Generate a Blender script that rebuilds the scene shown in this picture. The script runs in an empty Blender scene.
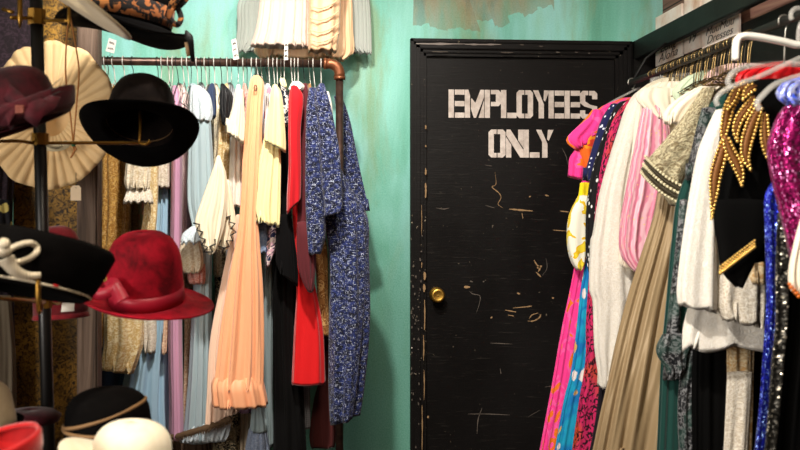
import bpy, bmesh, math, random, zlib
from mathutils import Vector, Matrix, Quaternion
random.seed(7)
sc = bpy.context.scene
COL = sc.collection
PI = math.pi

# ------------------------------------------------------------------ camera
TH = math.atan(0.085)
FW = Vector((math.sin(TH), math.cos(TH), 0)); RT = Vector((math.cos(TH), -math.sin(TH), 0))
CAMZ = 1.33; F = 1000.0; HZ = 210.0
def W(px, py, Y):
    d = FW + RT*((px-400)/F) + Vector((0, 0, 1))*((HZ-py)/F)
    k = Y/d.y
    return Vector((d.x*k, Y, CAMZ+d.z*k))
def PXX(X, Y):   # column of a vertical line at (X, Y)
    v = Vector((X, Y, 0)); return 400+F*v.dot(RT)/v.dot(FW)
cd = bpy.data.cameras.new('camera'); cam = bpy.data.objects.new('camera', cd); COL.objects.link(cam)
cam.location = (0, 0, CAMZ); cam.rotation_euler = (PI/2, 0, -TH)
cd.sensor_width = 36; cd.lens = 45; cd.shift_y = -15/800
cd.dof.use_dof = True; cd.dof.focus_distance = 4.35; cd.dof.aperture_fstop = 3.8
cd.clip_start = 0.05
sc.camera = cam
vs = sc.view_settings
vs.view_transform = 'Standard'; vs.look = 'None'; vs.gamma = 1; vs.use_curve_mapping = False
vs.exposure = 0.12

# ------------------------------------------------------------------ materials
def lin(c):
    if isinstance(c, str):
        c = c.lstrip('#'); c = [int(c[i:i+2], 16)/255 for i in (0, 2, 4)]
    return tuple((x/12.92 if x <= .04045 else ((x+.055)/1.055)**2.4) for x in c[:3])+(1,)
class NT:
    def __init__(s, name):
        s.m = bpy.data.materials.new(name); s.m.use_nodes = True
        s.t = s.m.node_tree; s.b = s.t.nodes['Principled BSDF']
    def n(s, typ, ins=None, **props):
        nd = s.t.nodes.new(typ)
        for k, v in props.items(): setattr(nd, k, v)
        for k, v in (ins or {}).items(): s.set(nd, k, v)
        return nd
    def set(s, nd, k, v):
        sock = nd.inputs[k]
        if isinstance(v, bpy.types.NodeSocket): s.t.links.new(v, sock)
        else: sock.default_value = v
    def coord(s, kind, scale=(1, 1, 1), rot=(0, 0, 0), loc=(0, 0, 0)):
        tc = s.n('ShaderNodeTexCoord')
        mp = s.n('ShaderNodeMapping', {'Vector': tc.outputs[kind], 'Scale': scale, 'Rotation': rot, 'Location': loc})
        return mp.outputs[0]
    def noise(s, v, scale, detail=3, rough=.5, dist=0):
        return s.n('ShaderNodeTexNoise', {'Vector': v, 'Scale': scale, 'Detail': detail, 'Roughness': rough, 'Distortion': dist})
    def vor(s, v, scale, feature='F1', rand=1):
        return s.n('ShaderNodeTexVoronoi', {'Vector': v, 'Scale': scale, 'Randomness': rand}, feature=feature)
    def ramp(s, f, stops, interp='LINEAR'):
        r = s.n('ShaderNodeValToRGB', {'Fac': f}); cr = r.color_ramp; cr.interpolation = interp
        while len(cr.elements) < len(stops): cr.elements.new(0.5)
        for e, (p, c) in zip(cr.elements, stops):
            e.position = p; e.color = lin(c) if not isinstance(c, (int, float)) else (c, c, c, 1)
        return r.outputs[0]
    def mix(s, f, a, b, mode='MIX'):
        r = s.n('ShaderNodeMix', data_type='RGBA', blend_type=mode)
        for k, v in ((0, f), (6, a), (7, b)):
            if isinstance(v, str): v = lin(v)
            if isinstance(v, bpy.types.NodeSocket): s.t.links.new(v, r.inputs[k])
            else: r.inputs[k].default_value = v
        return r.outputs[2]
    def math(s, op, a, b=0.0, c=0.0):
        r = s.n('ShaderNodeMath', operation=op)
        for i, v in enumerate((a, b, c)): s.set(r, i, v)
        return r.outputs[0]
    def sep(s, v):
        return s.n('ShaderNodeSeparateXYZ', {0: v}).outputs
    def bump(s, h, strength=.3, dist=.005):
        b = s.n('ShaderNodeBump', {'Height': h, 'Strength': strength, 'Distance': dist})
        s.set(s.b, 'Normal', b.outputs[0])
    def out(s, col=None, rough=None, metal=None, sheen=0, alpha=None, trans=0, sub=0, coat=0, spec=None, sheen_tint=None):
        if col is not None: s.set(s.b, 'Base Color', lin(col) if isinstance(col, str) else col)
        if rough is not None: s.set(s.b, 'Roughness', rough)
        if metal is not None: s.set(s.b, 'Metallic', metal)
        if sheen: s.set(s.b, 'Sheen Weight', sheen); s.set(s.b, 'Sheen Roughness', .4)
        if sheen_tint is not None: s.set(s.b, 'Sheen Tint', lin(sheen_tint))
        if alpha is not None: s.set(s.b, 'Alpha', alpha)
        if trans: s.set(s.b, 'Transmission Weight', trans)
        if coat: s.set(s.b, 'Coat Weight', coat)
        if spec is not None: s.set(s.b, 'Specular IOR Level', spec)
        return s.m

def cloth_mat(name, col, kind='plain', c2=None, c3=None, c4=None, scale=1.0, rough=.85, sheen=.15, alpha=None, metal=0, seed=0, coord='UV', spec=.3, weave=.15):
    m = NT(name); v = m.coord(coord, loc=(seed*3.1, seed*1.7, seed*.9))
    c2 = c2 or col; c3 = c3 or c2; c4 = c4 or c3
    h = None
    big = m.noise(v, 9, 2).outputs[0]
    wv = m.noise(v, 700, 2).outputs[0]
    if kind == 'plain':
        c = m.mix(m.math('MULTIPLY', big, .25), col, c2); h = wv
    elif kind == 'satin':
        c = m.mix(m.math('MULTIPLY', big, .3), col, c2); h = m.noise(m.coord(coord, (1, .15, 1)), 90, 3).outputs[0]
    elif kind == 'brocade':
        a = m.noise(v, 38*scale, 3, .6, 1.6).outputs[0]
        f = m.ramp(a, [(.42, 0), (.47, 1), (.55, 1), (.6, 0)])
        c = m.mix(f, col, c2)
        g = m.noise(v, 22*scale, 2, .5, 3).outputs[0]
        c = m.mix(m.ramp(g, [(.48, 0), (.5, .8), (.53, 0)]), c, c3); h = f
    elif kind == 'lace':
        a = m.noise(v, 60*scale, 3, .6, 2.2).outputs[0]
        b = m.vor(v, 75*scale, 'DISTANCE_TO_EDGE').outputs[0]
        f = m.ramp(a, [(.4, 0), (.5, 1), (.62, 0)])
        c = m.mix(f, col, c2); c = m.mix(m.ramp(b, [(.02, .45), (.14, 0)]), c, c3); h = f
    elif kind == 'tweed':
        vx = m.coord(coord, (150*scale, 35*scale, 1)); vy = m.coord(coord, (35*scale, 150*scale, 1), loc=(4, 2, 0))
        a = m.noise(vx, 1, 2, .7).outputs[0]; b = m.noise(vy, 1, 2, .7).outputs[0]
        q = m.noise(v, 26*scale, 2).outputs[0]
        mx = m.math('MAXIMUM', a, b)
        f = m.ramp(mx, [(.6, 0), (.66, 1)])
        base = m.mix(m.ramp(q, [(.4, 0), (.6, 1)]), col, c2)
        c = m.mix(f, base, c3)
        f2 = m.ramp(m.noise(v, 55*scale, 2).outputs[0], [(.55, 0), (.6, 1)])
        c = m.mix(m.math('MULTIPLY', f2, .75), c, c4); h = f
    elif kind == 'dots':
        d = m.vor(v, 42*scale).outputs[0]
        c = m.mix(m.ramp(d, [(.2, 1), (.26, 0)]), col, c2); h = wv
    elif kind == 'specks':
        d = m.noise(v, 170*scale, 2, .6, 1).outputs[0]
        c = m.mix(m.ramp(d, [(.5, 0), (.56, 1)]), col, c2)
        e = m.noise(v, 12, 1).outputs[0]
        c = m.mix(m.math('MULTIPLY', m.ramp(e, [(.5, 0), (.6, 1)]), .5), c, c3); h = d
    elif kind == 'animal':
        a = m.noise(v, 50*scale, 2, .5, .6).outputs[0]
        e = m.vor(v, 55*scale, 'DISTANCE_TO_EDGE').outputs[0]; th_ = .3 if 'cloth' in name else .1
        f = m.math('MULTIPLY', m.ramp(e, [(th_, 1), (th_+.06, 0)]), m.ramp(a, [(.47, 0), (.53, 1)]))
        c = m.mix(f, col, c2); c = m.mix(m.ramp(m.noise(v, 9*scale, 1).outputs[0], [(.5, 0), (.75, 1)]), c, c3)
        c = m.mix(f, c, c2); h = wv
    elif kind == 'floral':
        wob = m.noise(v, 20*scale, 2); vv = m.n('ShaderNodeVectorMath', {0: v, 1: m.n('ShaderNodeVectorMath', {0: wob.outputs[1], 3: .05/scale}, operation='SCALE').outputs[0]}, operation='ADD').outputs[0]
        vo = m.vor(vv, 13*scale); r = m.sep(vo.outputs[1])
        petal = m.ramp(vo.outputs[0], [(.36, 1), (.42, 0)])
        pc = m.ramp(r[0], [(0, c2), (.4, c3), (.7, c4)], 'CONSTANT')
        c = m.mix(m.math('MULTIPLY', petal, m.ramp(r[1], [(.25, 0), (.3, 1)])), m.mix(m.ramp(m.noise(v, 14*scale, 2).outputs[0], [(.4, 0), (.6, 1)]), col, c4), pc); h = wv
    elif kind == 'print':
        n1 = m.noise(v, 14*scale, 1, .5, 1.2).outputs[0]
        c = m.ramp(n1, [(0, col), (.43, c2), (.52, c3), (.6, c4)], 'CONSTANT'); h = wv
    elif kind == 'sequin':
        vo = m.vor(v, 240*scale); r = m.sep(vo.outputs[1])
        c = m.mix(r[0], col, c2); c = m.mix(m.ramp(r[1], [(.9, 0), (.93, 1)]), c, c3)
        nv = m.n('ShaderNodeVectorMath', {0: vo.outputs[1], 1: (.5, .5, .5)}, operation='SUBTRACT').outputs[0]
        nv = m.n('ShaderNodeVectorMath', {0: nv, 3: .7}, operation='SCALE').outputs[0]
        ge = m.n('ShaderNodeNewGeometry')
        ad = m.n('ShaderNodeVectorMath', {0: ge.outputs['Normal'], 1: nv}, operation='ADD').outputs[0]
        m.set(m.b, 'Normal', m.n('ShaderNodeVectorMath', {0: ad}, operation='NORMALIZE').outputs[0])
    elif kind == 'stripe':
        w = m.n('ShaderNodeTexWave', {'Vector': v, 'Scale': 30*scale, 'Distortion': 4 if 'sequin' in name else 1.5, 'Detail': 2}, bands_direction='X').outputs[1]
        c = m.mix(m.ramp(w, [(.3, 0), (.7, 1)]), col, c2)
        d = m.vor(v, 120).outputs[0]
        c = m.mix(m.math('MULTIPLY', m.ramp(d, [(.15, 1), (.25, 0)]), m.ramp(m.noise(v, 20, 1).outputs[0], [(.5, 0), (.56, 1)])), c, c3); h = wv
    elif kind == 'check':
        x = m.sep(v); a = m.math('PINGPONG', x[0], .004/scale); b = m.math('PINGPONG', x[1], .004/scale)
        f = m.math('MULTIPLY', m.math('GREATER_THAN', a, .002/scale), m.math('GREATER_THAN', b, .002/scale))
        c = m.mix(f, col, c2); h = wv
    if h is not None: m.bump(h, weave if kind != 'lace' and kind != 'brocade' else .5, .003)
    return m.out(c, rough, metal, sheen, alpha=alpha, spec=spec)

def felt(name, col, c2, rough=.9, sheen=.5, blotch=6, tint=None):
    m = NT(name); v = m.coord('Object')
    a = m.noise(v, blotch*4, 4, .65, .4).outputs[0]
    m.bump(m.noise(v, 400, 3).outputs[0], .25, .003)
    return m.out(m.mix(m.ramp(a, [(.35, 0), (.68, 1)]), col, c2), rough, 0, sheen, spec=.05 if 'black' in name else .2, sheen_tint=tint)
def simple(name, col, rough=.5, metal=0, **k):
    m = NT(name); a = m.noise(m.coord('Object'), 40, 3).outputs[0]
    c = m.mix(m.math('MULTIPLY', a, .3), col, tuple(x*.6 for x in lin(col)[:3])+(1,))
    return m.out(c, rough, metal, **k)

# turquoise distressed wall
def wall_paint():
    m = NT('turquoise_wall_paint'); v = m.coord('Object'); x, y, z = m.sep(v)[:3]
    st = m.coord('Object', (1, 1, .28))
    a = m.noise(st, 2.6, 5, .6, .5).outputs[0]
    c = m.ramp(a, [(.3, '#5fae92'), (.42, '#78cdb6'), (.54, '#96e0d2'), (.68, '#96d2ac')])
    b = m.noise(st, 5.5, 5, .65, .3).outputs[0]
    c = m.mix(m.ramp(b, [(.47, 0), (.62, .75)]), c, '#8fab7c')
    g = m.noise(m.coord('Object', (1.3, 1, .35), loc=(3, 0, 1)), 3, 4, .6).outputs[0]
    c = m.mix(m.ramp(g, [(.46, 0), (.62, .85)]), c, '#a6ecec')
    # deeper green towards the bottom of the wall
    zz = m.math('ADD', z, m.math('MULTIPLY', m.math('SUBTRACT', a, .5), .9))
    mr = m.n('ShaderNodeMapRange', {0: zz, 1: 1.9, 2: .9, 3: 0.0, 4: .85}).outputs[0]
    c = m.mix(mr, c, '#3f7f66')
    # brown daubs of paint above the door, with a fingered lower edge
    f1 = m.noise(m.n('ShaderNodeCombineXYZ', {0: x, 1: 0.0, 2: m.math('MULTIPLY', z, .35)}).outputs[0], 9, 2, .5).outputs[0]
    f2 = m.math('SNAP', m.math('ADD', x, m.math('MULTIPLY', z, .35)), .075)
    f3 = m.n('ShaderNodeTexWhiteNoise', {'W': f2}, noise_dimensions='1D').outputs[0]
    x0 = W(411, 10, 4.5).x; x1 = W(562, 10, 4.5).x
    edge = m.math('ADD', W(450, 44, 4.5).z, m.math('ADD', m.math('MULTIPLY', f3, .06), m.math('ADD', m.math('MULTIPLY', f1, .08), m.math('MULTIPLY', m.noise(v, 34, 2).outputs[0], .035))))
    rise = m.math('MULTIPLY', m.math('MAXIMUM', m.math('SUBTRACT', x, W(500, 10, 4.5).x), 0.0), .35)
    edge = m.math('ADD', edge, rise)
    inx = m.math('MULTIPLY', m.math('GREATER_THAN', x, m.math('ADD', x0, m.math('MULTIPLY', f1, .02))), m.math('LESS_THAN', x, m.math('SUBTRACT', x1, m.math('MULTIPLY', f1, .08))))
    k = m.math('MULTIPLY', inx, m.math('GREATER_THAN', z, edge))
    dn = m.ramp(m.noise(m.coord('Object', (1, 1, .25)), 9, 4, .6).outputs[0], [(.36, '#5f8466'), (.46, '#8b8250'), (.55, '#a1743c'), (.66, '#5f5a42')])
    dens = m.n('ShaderNodeMapRange', {0: m.math('SUBTRACT', z, edge), 1: 0.0, 2: .16, 3: .5, 4: .85}).outputs[0]
    c = m.mix(m.math('MULTIPLY', k, dens), c, dn)
    # chips
    sp = m.noise(v, 38, 2, .5).outputs[0]
    c = m.mix(m.ramp(sp, [(.76, 0), (.79, .8)]), c, '#d9c49a')
    fine = m.noise(v, 160, 4, .6).outputs[0]
    c = m.mix(.14, c, m.ramp(fine, [(.3, '#3d6e5e'), (.7, '#c9efe4')]))
    m.bump(m.math('ADD', fine, m.math('MULTIPLY', b, 2)), .25, .004)
    return m.out(c, .6, spec=.35)

def black_paint(name, chips=.5, col='#0d0b0b'):
    m = NT(name); v = m.coord('Object')
    a = m.noise(m.coord('Object', (1, 1, .6)), 3, 4).outputs[0]
    c = m.mix(a, col, '#110e0d')
    s1 = m.noise(m.coord('Object', (3, 3, 60)), 3, 3, .7).outputs[0]
    c = m.mix(m.math('MULTIPLY', m.ramp(s1, [(.62, 0), (.75, 1)]), .25), c, '#5a544c')
    s2 = m.noise(v, 60, 2, .6).outputs[0]
    w = m.noise(v, 5, 2).outputs[0]
    f = m.math('MULTIPLY', m.ramp(s2, [(.74-.06*chips, 0), (.76-.06*chips, 1)]), m.ramp(w, [(.45, 0), (.6, 1)]))
    c = m.mix(m.math('MULTIPLY', f, .7*chips), c, '#b4a48c')
    m.bump(m.math('ADD', s1, m.noise(v, 25, 4).outputs[0]), .2, .003)
    return m.out(c, m.ramp(a, [(.3, .4), (.7, .55)]), spec=.22)

def wood(name, c1, c2, c3, planks=0, axis='Z', rough=.75, gap='#14100d', pd=.14):
    m = NT(name)
    sc_ = {'Z': (14, 14, .9), 'Y': (14, .9, 14), 'X': (.9, 14, 14)}[axis]
    v = m.coord('Object', sc_); a = m.noise(v, 2, 5, .65, .8).outputs[0]
    c = m.ramp(a, [(.3, c1), (.5, c2), (.7, c3)])
    if planks:
        o = m.sep(m.coord('Object'))[2]
        pl = m.math('SNAP', o, pd); r = m.n('ShaderNodeTexWhiteNoise', {'W': pl}, noise_dimensions='1D').outputs[0]
        c = m.mix(m.math('MULTIPLY', r, .45), c, c1)
        g = m.math('PINGPONG', o, pd/2)
        c = m.mix(m.math('LESS_THAN', g, .003), c, gap)
    m.bump(a, .4, .004)
    return m.out(c, rough)

def gold_panel_mat():
    m = NT('mottled_gold_brocade'); v = m.coord('Object')
    a = m.noise(v, 60, 4, .7, 1.5).outputs[0]; b = m.noise(v, 6, 3, .6).outputs[0]
    c = m.ramp(a, [(.38, '#2e1f08'), (.5, '#8a6522'), (.6, '#b98b33'), (.72, '#5b3f12')])
    c = m.mix(m.ramp(b, [(.42, 0), (.65, .65)]), c, '#231a0d')
    m.bump(a, .5, .004)
    return m.out(c, .6, .2)

# ------------------------------------------------------------------ object helpers
def link(me, name, mat=None, parent=None, smooth=True):
    o = bpy.data.objects.new(name, me); COL.objects.link(o)
    if mat is not None: me.materials.append(mat)
    if smooth:
        for p in me.polygons: p.use_smooth = True
    if parent is not None:
        o.parent = parent
        o.matrix_parent_inverse = Matrix.Translation(-parent.location)
    return o
def tag(o, label=None, cat=None, group=None, kind=None):
    if label: o['label'] = label
    if cat: o['category'] = cat
    if group: o['group'] = group
    if kind: o['kind'] = kind
    return o
def empty(name, loc, label=None, cat=None, group=None):
    o = bpy.data.objects.new(name, None); COL.objects.link(o); o.location = loc; o.empty_display_size = .05
    return tag(o, label, cat, group)
def frombm(bm, name, mat, parent=None, smooth=True):
    me = bpy.data.meshes.new(name); bm.to_mesh(me); bm.free()
    return link(me, name, mat, parent, smooth)
def bbox(bm, lo, hi, bev=0):
    r = bmesh.ops.create_cube(bm, size=1)
    for v in r['verts']:
        v.co = Vector([(lo[i]+hi[i])/2 + v.co[i]*(hi[i]-lo[i]) for i in range(3)])
    if bev:
        es = list({e for v in r['verts'] for e in v.link_edges})
        bmesh.ops.bevel(bm, geom=es, offset=bev, segments=2, affect='EDGES')
def box(name, lo, hi, mat, parent=None, bev=0.003):
    bm = bmesh.new(); bbox(bm, lo, hi, bev)
    return frombm(bm, name, mat, parent, False)
def tube_bm(bm, pts, r, seg=10, closed=False, flat=1.0, caps=True):
    pts = [Vector(p) for p in pts]; n = len(pts)
    rs = r if isinstance(r, (list, tuple)) else [r]*n
    rings = []; up = None
    for i, p in enumerate(pts):
        a = pts[(i-1) % n] if (closed or i > 0) else p
        b = pts[(i+1) % n] if (closed or i < n-1) else p
        t = (b-a).normalized()
        if up is None:
            up = Vector((0, 0, 1)) if abs(t.z) < .9 else Vector((1, 0, 0))
        s = t.cross(up).normalized(); up = s.cross(t).normalized()
        rings.append([bm.verts.new(p + s*(math.cos(2*PI*k/seg)*rs[i]) + up*(math.sin(2*PI*k/seg)*rs[i]*flat)) for k in range(seg)])
    for i in range(n if closed else n-1):
        A, B = rings[i], rings[(i+1) % n]
        for k in range(seg):
            bm.faces.new((A[k], A[(k+1) % seg], B[(k+1) % seg], B[k]))
    if caps and not closed:
        bm.faces.new(rings[0][::-1]); bm.faces.new(rings[-1])
def tube(name, pts, r, mat, parent=None, seg=10, closed=False, flat=1.0):
    bm = bmesh.new(); tube_bm(bm, pts, r, seg, closed, flat)
    return frombm(bm, name, mat, parent)
def smooth_pts(pts, k=6):
    pts = [Vector(p) for p in pts]; out = []
    P = [pts[0]*2-pts[1]]+pts+[pts[-1]*2-pts[-2]]
    for i in range(1, len(P)-2):
        for j in range(k):
            t = j/k; a, b, c, d = P[i-1], P[i], P[i+1], P[i+2]
            out.append(.5*((2*b)+(c-a)*t+(2*a-5*b+4*c-d)*t*t+(3*b-a-3*c+d)*t**3))
    out.append(pts[-1]); return out
def interp(rows, v):
    """smooth interpolation of tuples keyed by the first item"""
    if v <= rows[0][0]: return rows[0][1:]
    for i in range(len(rows)-1):
        if v <= rows[i+1][0]:
            a, b = rows[i], rows[i+1]; t = (v-a[0])/(b[0]-a[0])
            res = []
            for k in range(1, len(a)):
                # monotone-ish hermite
                h = b[0]-a[0]
                ma = (b[k]-rows[i-1][k])/(b[0]-rows[i-1][0]) if i > 0 else (b[k]-a[k])/h
                mb = (rows[i+2][k]-a[k])/(rows[i+2][0]-a[0]) if i < len(rows)-2 else (b[k]-a[k])/h
                t2, t3 = t*t, t*t*t
                res.append((2*t3-3*t2+1)*a[k]+(t3-2*t2+t)*h*ma+(-2*t3+3*t2)*b[k]+(t3-t2)*h*mb)
            return tuple(res)
    return rows[-1][1:]

def cloth(name, rows, Y, hd, mat, parent=None, lam=.035, amp=(.002, .010), align=True, hem=None, seed=None, nu=None, p=.85, deep_top=False, hemw=.06, wob=.004, label=None, top=0):
    """A hanging tube of cloth. rows: (picture row, left, right[, dY]) measured at distance Y, hd: half depth."""
    rnd = random.Random(seed if seed is not None else zlib.crc32((name+str(rows[0])+str(Y)).encode()) & 0xffff)
    rows = [tuple(r)+(0,)*(4-len(r)) for r in rows]
    v0, v1 = rows[0][0], rows[-1][0]
    mpp = Y/1000*1.02
    H = (v1-v0)*mpp
    nv = int(max(6, min(90, H/.011)))
    wmax = max(r[2]-r[1] for r in rows)*mpp/2
    per = 2*PI*math.sqrt((wmax**2+hd**2)/2)
    nw = max(3, round(per/lam)); nw2 = max(4, round(per/(lam*.55)))
    if nu is None: nu = int(max(28, min(170, nw2*5)))
    f1, f2, g1, g2 = [rnd.uniform(0, 6.28) for _ in range(4)]
    verts, faces, uvs = [], [], []
    for i in range(nv+1):
        s = i/nv
        v = v0+(v1-v0)*s
        xl, xr, dy = interp(rows, v)
        if xr < xl+1: xr = xl+1
        A, B = W(xl, v, Y+dy), W(xr, v, Y+dy)
        c = (A+B)/2
        if align: e2 = Vector((c.x, c.y, 0)).normalized()
        else: e2 = Vector((0, 1, 0))
        e1 = Vector((e2.y, -e2.x, 0))
        a = (B-A).length/2
        drop = s*H
        hdd = hd
        if top: hdd = hd
        elif deep_top: hdd = hd*(.16+.84*min(1, (drop/.13))**.7)
        else: hdd = hd*(.45+.55*min(1, drop/.05)**.6)
        hdd = max(hdd, .006)
        am = min(amp[0]+(amp[1]-amp[0])*min(1, s*1.15), .35*max(a, hdd), )
        for k in range(nu):
            t = 2*PI*k/nu; ct, st = math.cos(t), math.sin(t)
            x = a*math.copysign(abs(ct)**p, ct); y = -hdd*math.copysign(abs(st)**p, st)
            n = Vector((ct/max(a, .004), -st/hdd)).normalized()
            ph = drop*3.0
            fold = .62*math.sin(nw*t+f1+.9*math.sin(ph+g1)+.35*math.sin(2.3*ph))+.38*math.sin(nw2*t+f2+1.1*math.sin(1.7*ph+g2))
            d = am*fold
            edge = abs(ct)**3
            d = d*(1-.55*edge)
            sway = wob*math.sin(5*drop+f2)*s
            P = c+e1*(x+n.x*d+sway)+e2*(y+n.y*d)
            wgt = max(0, 1-(1-s)*H/hemw) if H > 0 else 0
            if hem is not None: P.z += hem(ct, st, t)*wgt
            else: P.z += .004*fold*wgt
            verts.append(P); uvs.append((k/nu*per, -drop))
    for i in range(nv):
        for k in range(nu):
            k2 = (k+1) % nu
            faces.append((i*nu+k, (i+1)*nu+k, (i+1)*nu+k2, i*nu+k2))
    # closed top, and a lining just inside the hem
    n0 = len(verts)
    top = sum((verts[k] for k in range(nu)), Vector())/nu; top.z += .004; verts.append(top); uvs.append((0, 0))
    for k in range(nu): faces.append((n0, k, (k+1) % nu))
    up = min(.05, H*.3)
    inner = len(verts); base = nv*nu; cc = sum((verts[base+k] for k in range(nu)), Vector())/nu
    for k in range(nu):
        q = verts[base+k]; r = cc+(q-cc)*.86; r.z = q.z+up; verts.append(r); uvs.append((k/nu*per, -H+up))
    verts.append(Vector((cc.x, cc.y, cc.z+up))); uvs.append((0, -H+up)); last = len(verts)-1
    for k in range(nu):
        k2 = (k+1) % nu
        faces.append((base+k, inner+k, inner+k2, base+k2)); faces.append((inner+k, last, inner+k2))
    me = bpy.data.meshes.new(name); me.from_pydata(verts, [], faces); me.update()
    ul = me.uv_layers.new(name='UVMap')
    for lp in me.loops:
        u = uvs[lp.vertex_index]; ul.data[lp.index].uv = u
    for pl in me.polygons:   # seam
        us = [ul.data[i].uv for i in pl.loop_indices]
        if max(u[0] for u in us)-min(u[0] for u in us) > per*.5:
            for i in pl.loop_indices:
                if ul.data[i].uv[0] < per*.5: ul.data[i].uv[0] += per
    o = link(me, name, mat, parent)
    o['_ring'] = 0; del o['_ring']
    if label: o['label'] = label
    o_ring[o.name] = [verts[base+k].copy() for k in range(nu)]
    return o
o_ring = {}

def garment(name, label, cat, parts, group=None):
    """parts: list of (part_name, rows, Y, hd, mat, opts)"""
    if len(parts) == 1:
        pn, rows, Y, hd, mat, opt = parts[0]
        return tag(cloth(name, rows, Y, hd, mat, None, **opt), label, cat, group)
    r0 = parts[0]; c = W((r0[1][0][1]+r0[1][0][2])/2, r0[1][0][0], r0[2])
    root = empty(name, c, label, cat, group)
    for pn, rows, Y, hd, mat, opt in parts:
        if rows is None: continue
        cloth(pn, rows, Y, hd, mat, root, **opt)
    return root

def zig(n, amp, skew=0): return lambda ct, st, t: amp*(abs(((t/(2*PI)*n) % 1)*2-1)-.5)*2+skew*ct
def scallop(n, amp, skew=0): return lambda ct, st, t: -amp*abs(math.sin(t*n/2))+skew*ct

# ------------------------------------------------------------------ room shell
mWall = wall_paint()
mBlack = black_paint('black_painted_wood', .3, '#070606'); mBlackTrim = black_paint('chipped_black_trim', .95)
mBeam = black_paint('dark_green_black_paint', .1, '#0e1513')
mPlank = wood('reclaimed_plank_wall', '#5a3f36', '#8a6457', '#a98672', planks=1, axis='Y', pd=.15)
mFloor = wood('dark_floor_boards', '#2a1d14', '#3d2b1d', '#553d29', axis='Y')
mPlaster = simple('dark_plaster', '#6a5f55', .9)
mCeil = simple('ceiling_paint', '#b9b0a2', .9)
XR = 1.6; YB = 4.5
dxl, dxr = W(423.5, 200, YB).x, W(618, 200, YB).x
dzt = W(500, 54, YB).z
def wallbox(name, lo, hi, mat): return tag(box(name, lo, hi, mat, None, 0), kind='structure')
# back wall, with the door opening cut in it
bm = bmesh.new()
for lo, hi in (((-2.6, YB, 0), (dxl, YB+.12, 3.0)), ((dxr, YB, 0), (XR+.1, YB+.12, 3.0)), ((dxl, YB, dzt), (dxr, YB+.12, 3.0))):
    bbox(bm, lo, hi)
tag(frombm(bm, 'wall_back', mWall, None, False), kind='structure')
wallbox('wall_right', (XR, -1.6, 0), (XR+.1, YB, 3.0), mPlank)
wallbox('wall_left', (-2.7, -1.6, 0), (-2.6, YB+.12, 3.0), mPlaster)
wallbox('wall_rear', (-2.7, -1.7, 0), (XR+.1, -1.6, 3.0), mPlaster)
wallbox('floor', (-2.7, -1.7, -.1), (XR+.1, YB+.12, 0), mFloor)
wallbox('ceiling', (-2.7, -1.7, 3.0), (XR+.1, YB+.12, 3.1), mCeil)
# black boarding on the lower part of the right wall
wallbox('trim_1', (1.538, .2, 0), (XR-.001, YB-.002, W(660, 61, 4.4).z), mBlack)
# door trim: stepped moulding
tr = empty('trim_2', (dxl, YB, 0)); tag(tr, kind='structure')
ow = .062
steps = [(0, ow, .012), (.004, ow-.006, .022), (.018, ow-.014, .030), (.034, ow-.004, .018)]
bm = bmesh.new()
for s0, s1, d in [(0, .016, .030), (.013, .030, .022), (.027, .045, .030), (.042, .062, .016)]:
    # s measured inward from the outer edge
    bbox(bm, (dxl-ow+s0, YB-d, 0), (dxl-ow+s1, YB, dzt+ow-s0), .003)
    bbox(bm, (dxr+ow-s1, YB-d, 0), (dxr+ow-s0, YB, dzt+ow-s0), .003)
    bbox(bm, (dxl-ow+s0, YB-d, dzt+ow-s1), (dxr+ow-s0, YB, dzt+ow-s0), .003)
frombm(bm, 'door_casing', mBlackTrim, tr, False)
# reveal and stop
bm = bmesh.new()
bbox(bm, (dxl-.004, YB-.006, 0), (dxl+.012, YB+.11, dzt)); bbox(bm, (dxr-.014, YB-.006, 0), (dxr+.004, YB+.11, dzt)); bbox(bm, (dxl, YB-.006, dzt-.014), (dxr, YB+.11, dzt+.004))
frombm(bm, 'door_jamb', mBlackTrim, tr, False)
# door
dr = empty('door_1', (dxl, YB, 0)); tag(dr, kind='structure')
DY = YB+.012
box('door_leaf', (dxl+.014, DY, .01), (dxr-.014, DY+.04, dzt-.016), mBlack, dr, .002)
mBrass = NT('polished_brass'); mBrass.bump(mBrass.noise(mBrass.coord('Object'), 60, 2).outputs[0], .05, .002); mBrass = mBrass.out('#e0b154', .38, 1)
mOldBrass = simple('aged_brass', '#8f6a2c', .38, .9)
kc = W(436.5, 294.5, DY)
def lathe_bm(bm, prof, M, seg=36, warp=None):
    rings = []
    for r, z in prof:
        rings.append([bm.verts.new(M @ (Vector((r*math.cos(2*PI*k/seg), r*math.sin(2*PI*k/seg), z)) if warp is None else warp(r, z, 2*PI*k/seg))) for k in range(seg)])
    for A, B in zip(rings, rings[1:]):
        for k in range(seg): bm.faces.new((A[k], A[(k+1) % seg], B[(k+1) % seg], B[k]))
    return rings
def lathe(name, prof, M, mat, parent=None, seg=36, warp=None, solid=0):
    bm = bmesh.new(); lathe_bm(bm, prof, M, seg, warp)
    bmesh.ops.remove_doubles(bm, verts=bm.verts, dist=1e-5)
    bmesh.ops.recalc_face_normals(bm, faces=bm.faces)
    o = frombm(bm, name, mat, parent)
    if solid:
        md = o.modifiers.new('thickness', 'SOLIDIFY'); md.thickness = solid; md.offset = 0
    return o
Mk = Matrix.Translation(kc) @ Matrix.Rotation(PI/2, 4, 'X')
lathe('door_knob', [(0.0001, .0), (.032, .001), (.034, .005), (.022, .009), (.012, .014), (.011, .03), (.02, .036), (.03, .045), (.0325, .054), (.03, .062), (.022, .066), (.020, .0645), (.012, .066), (.010, .065), (.0001, .067)], Mk, mBrass, dr)
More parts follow.
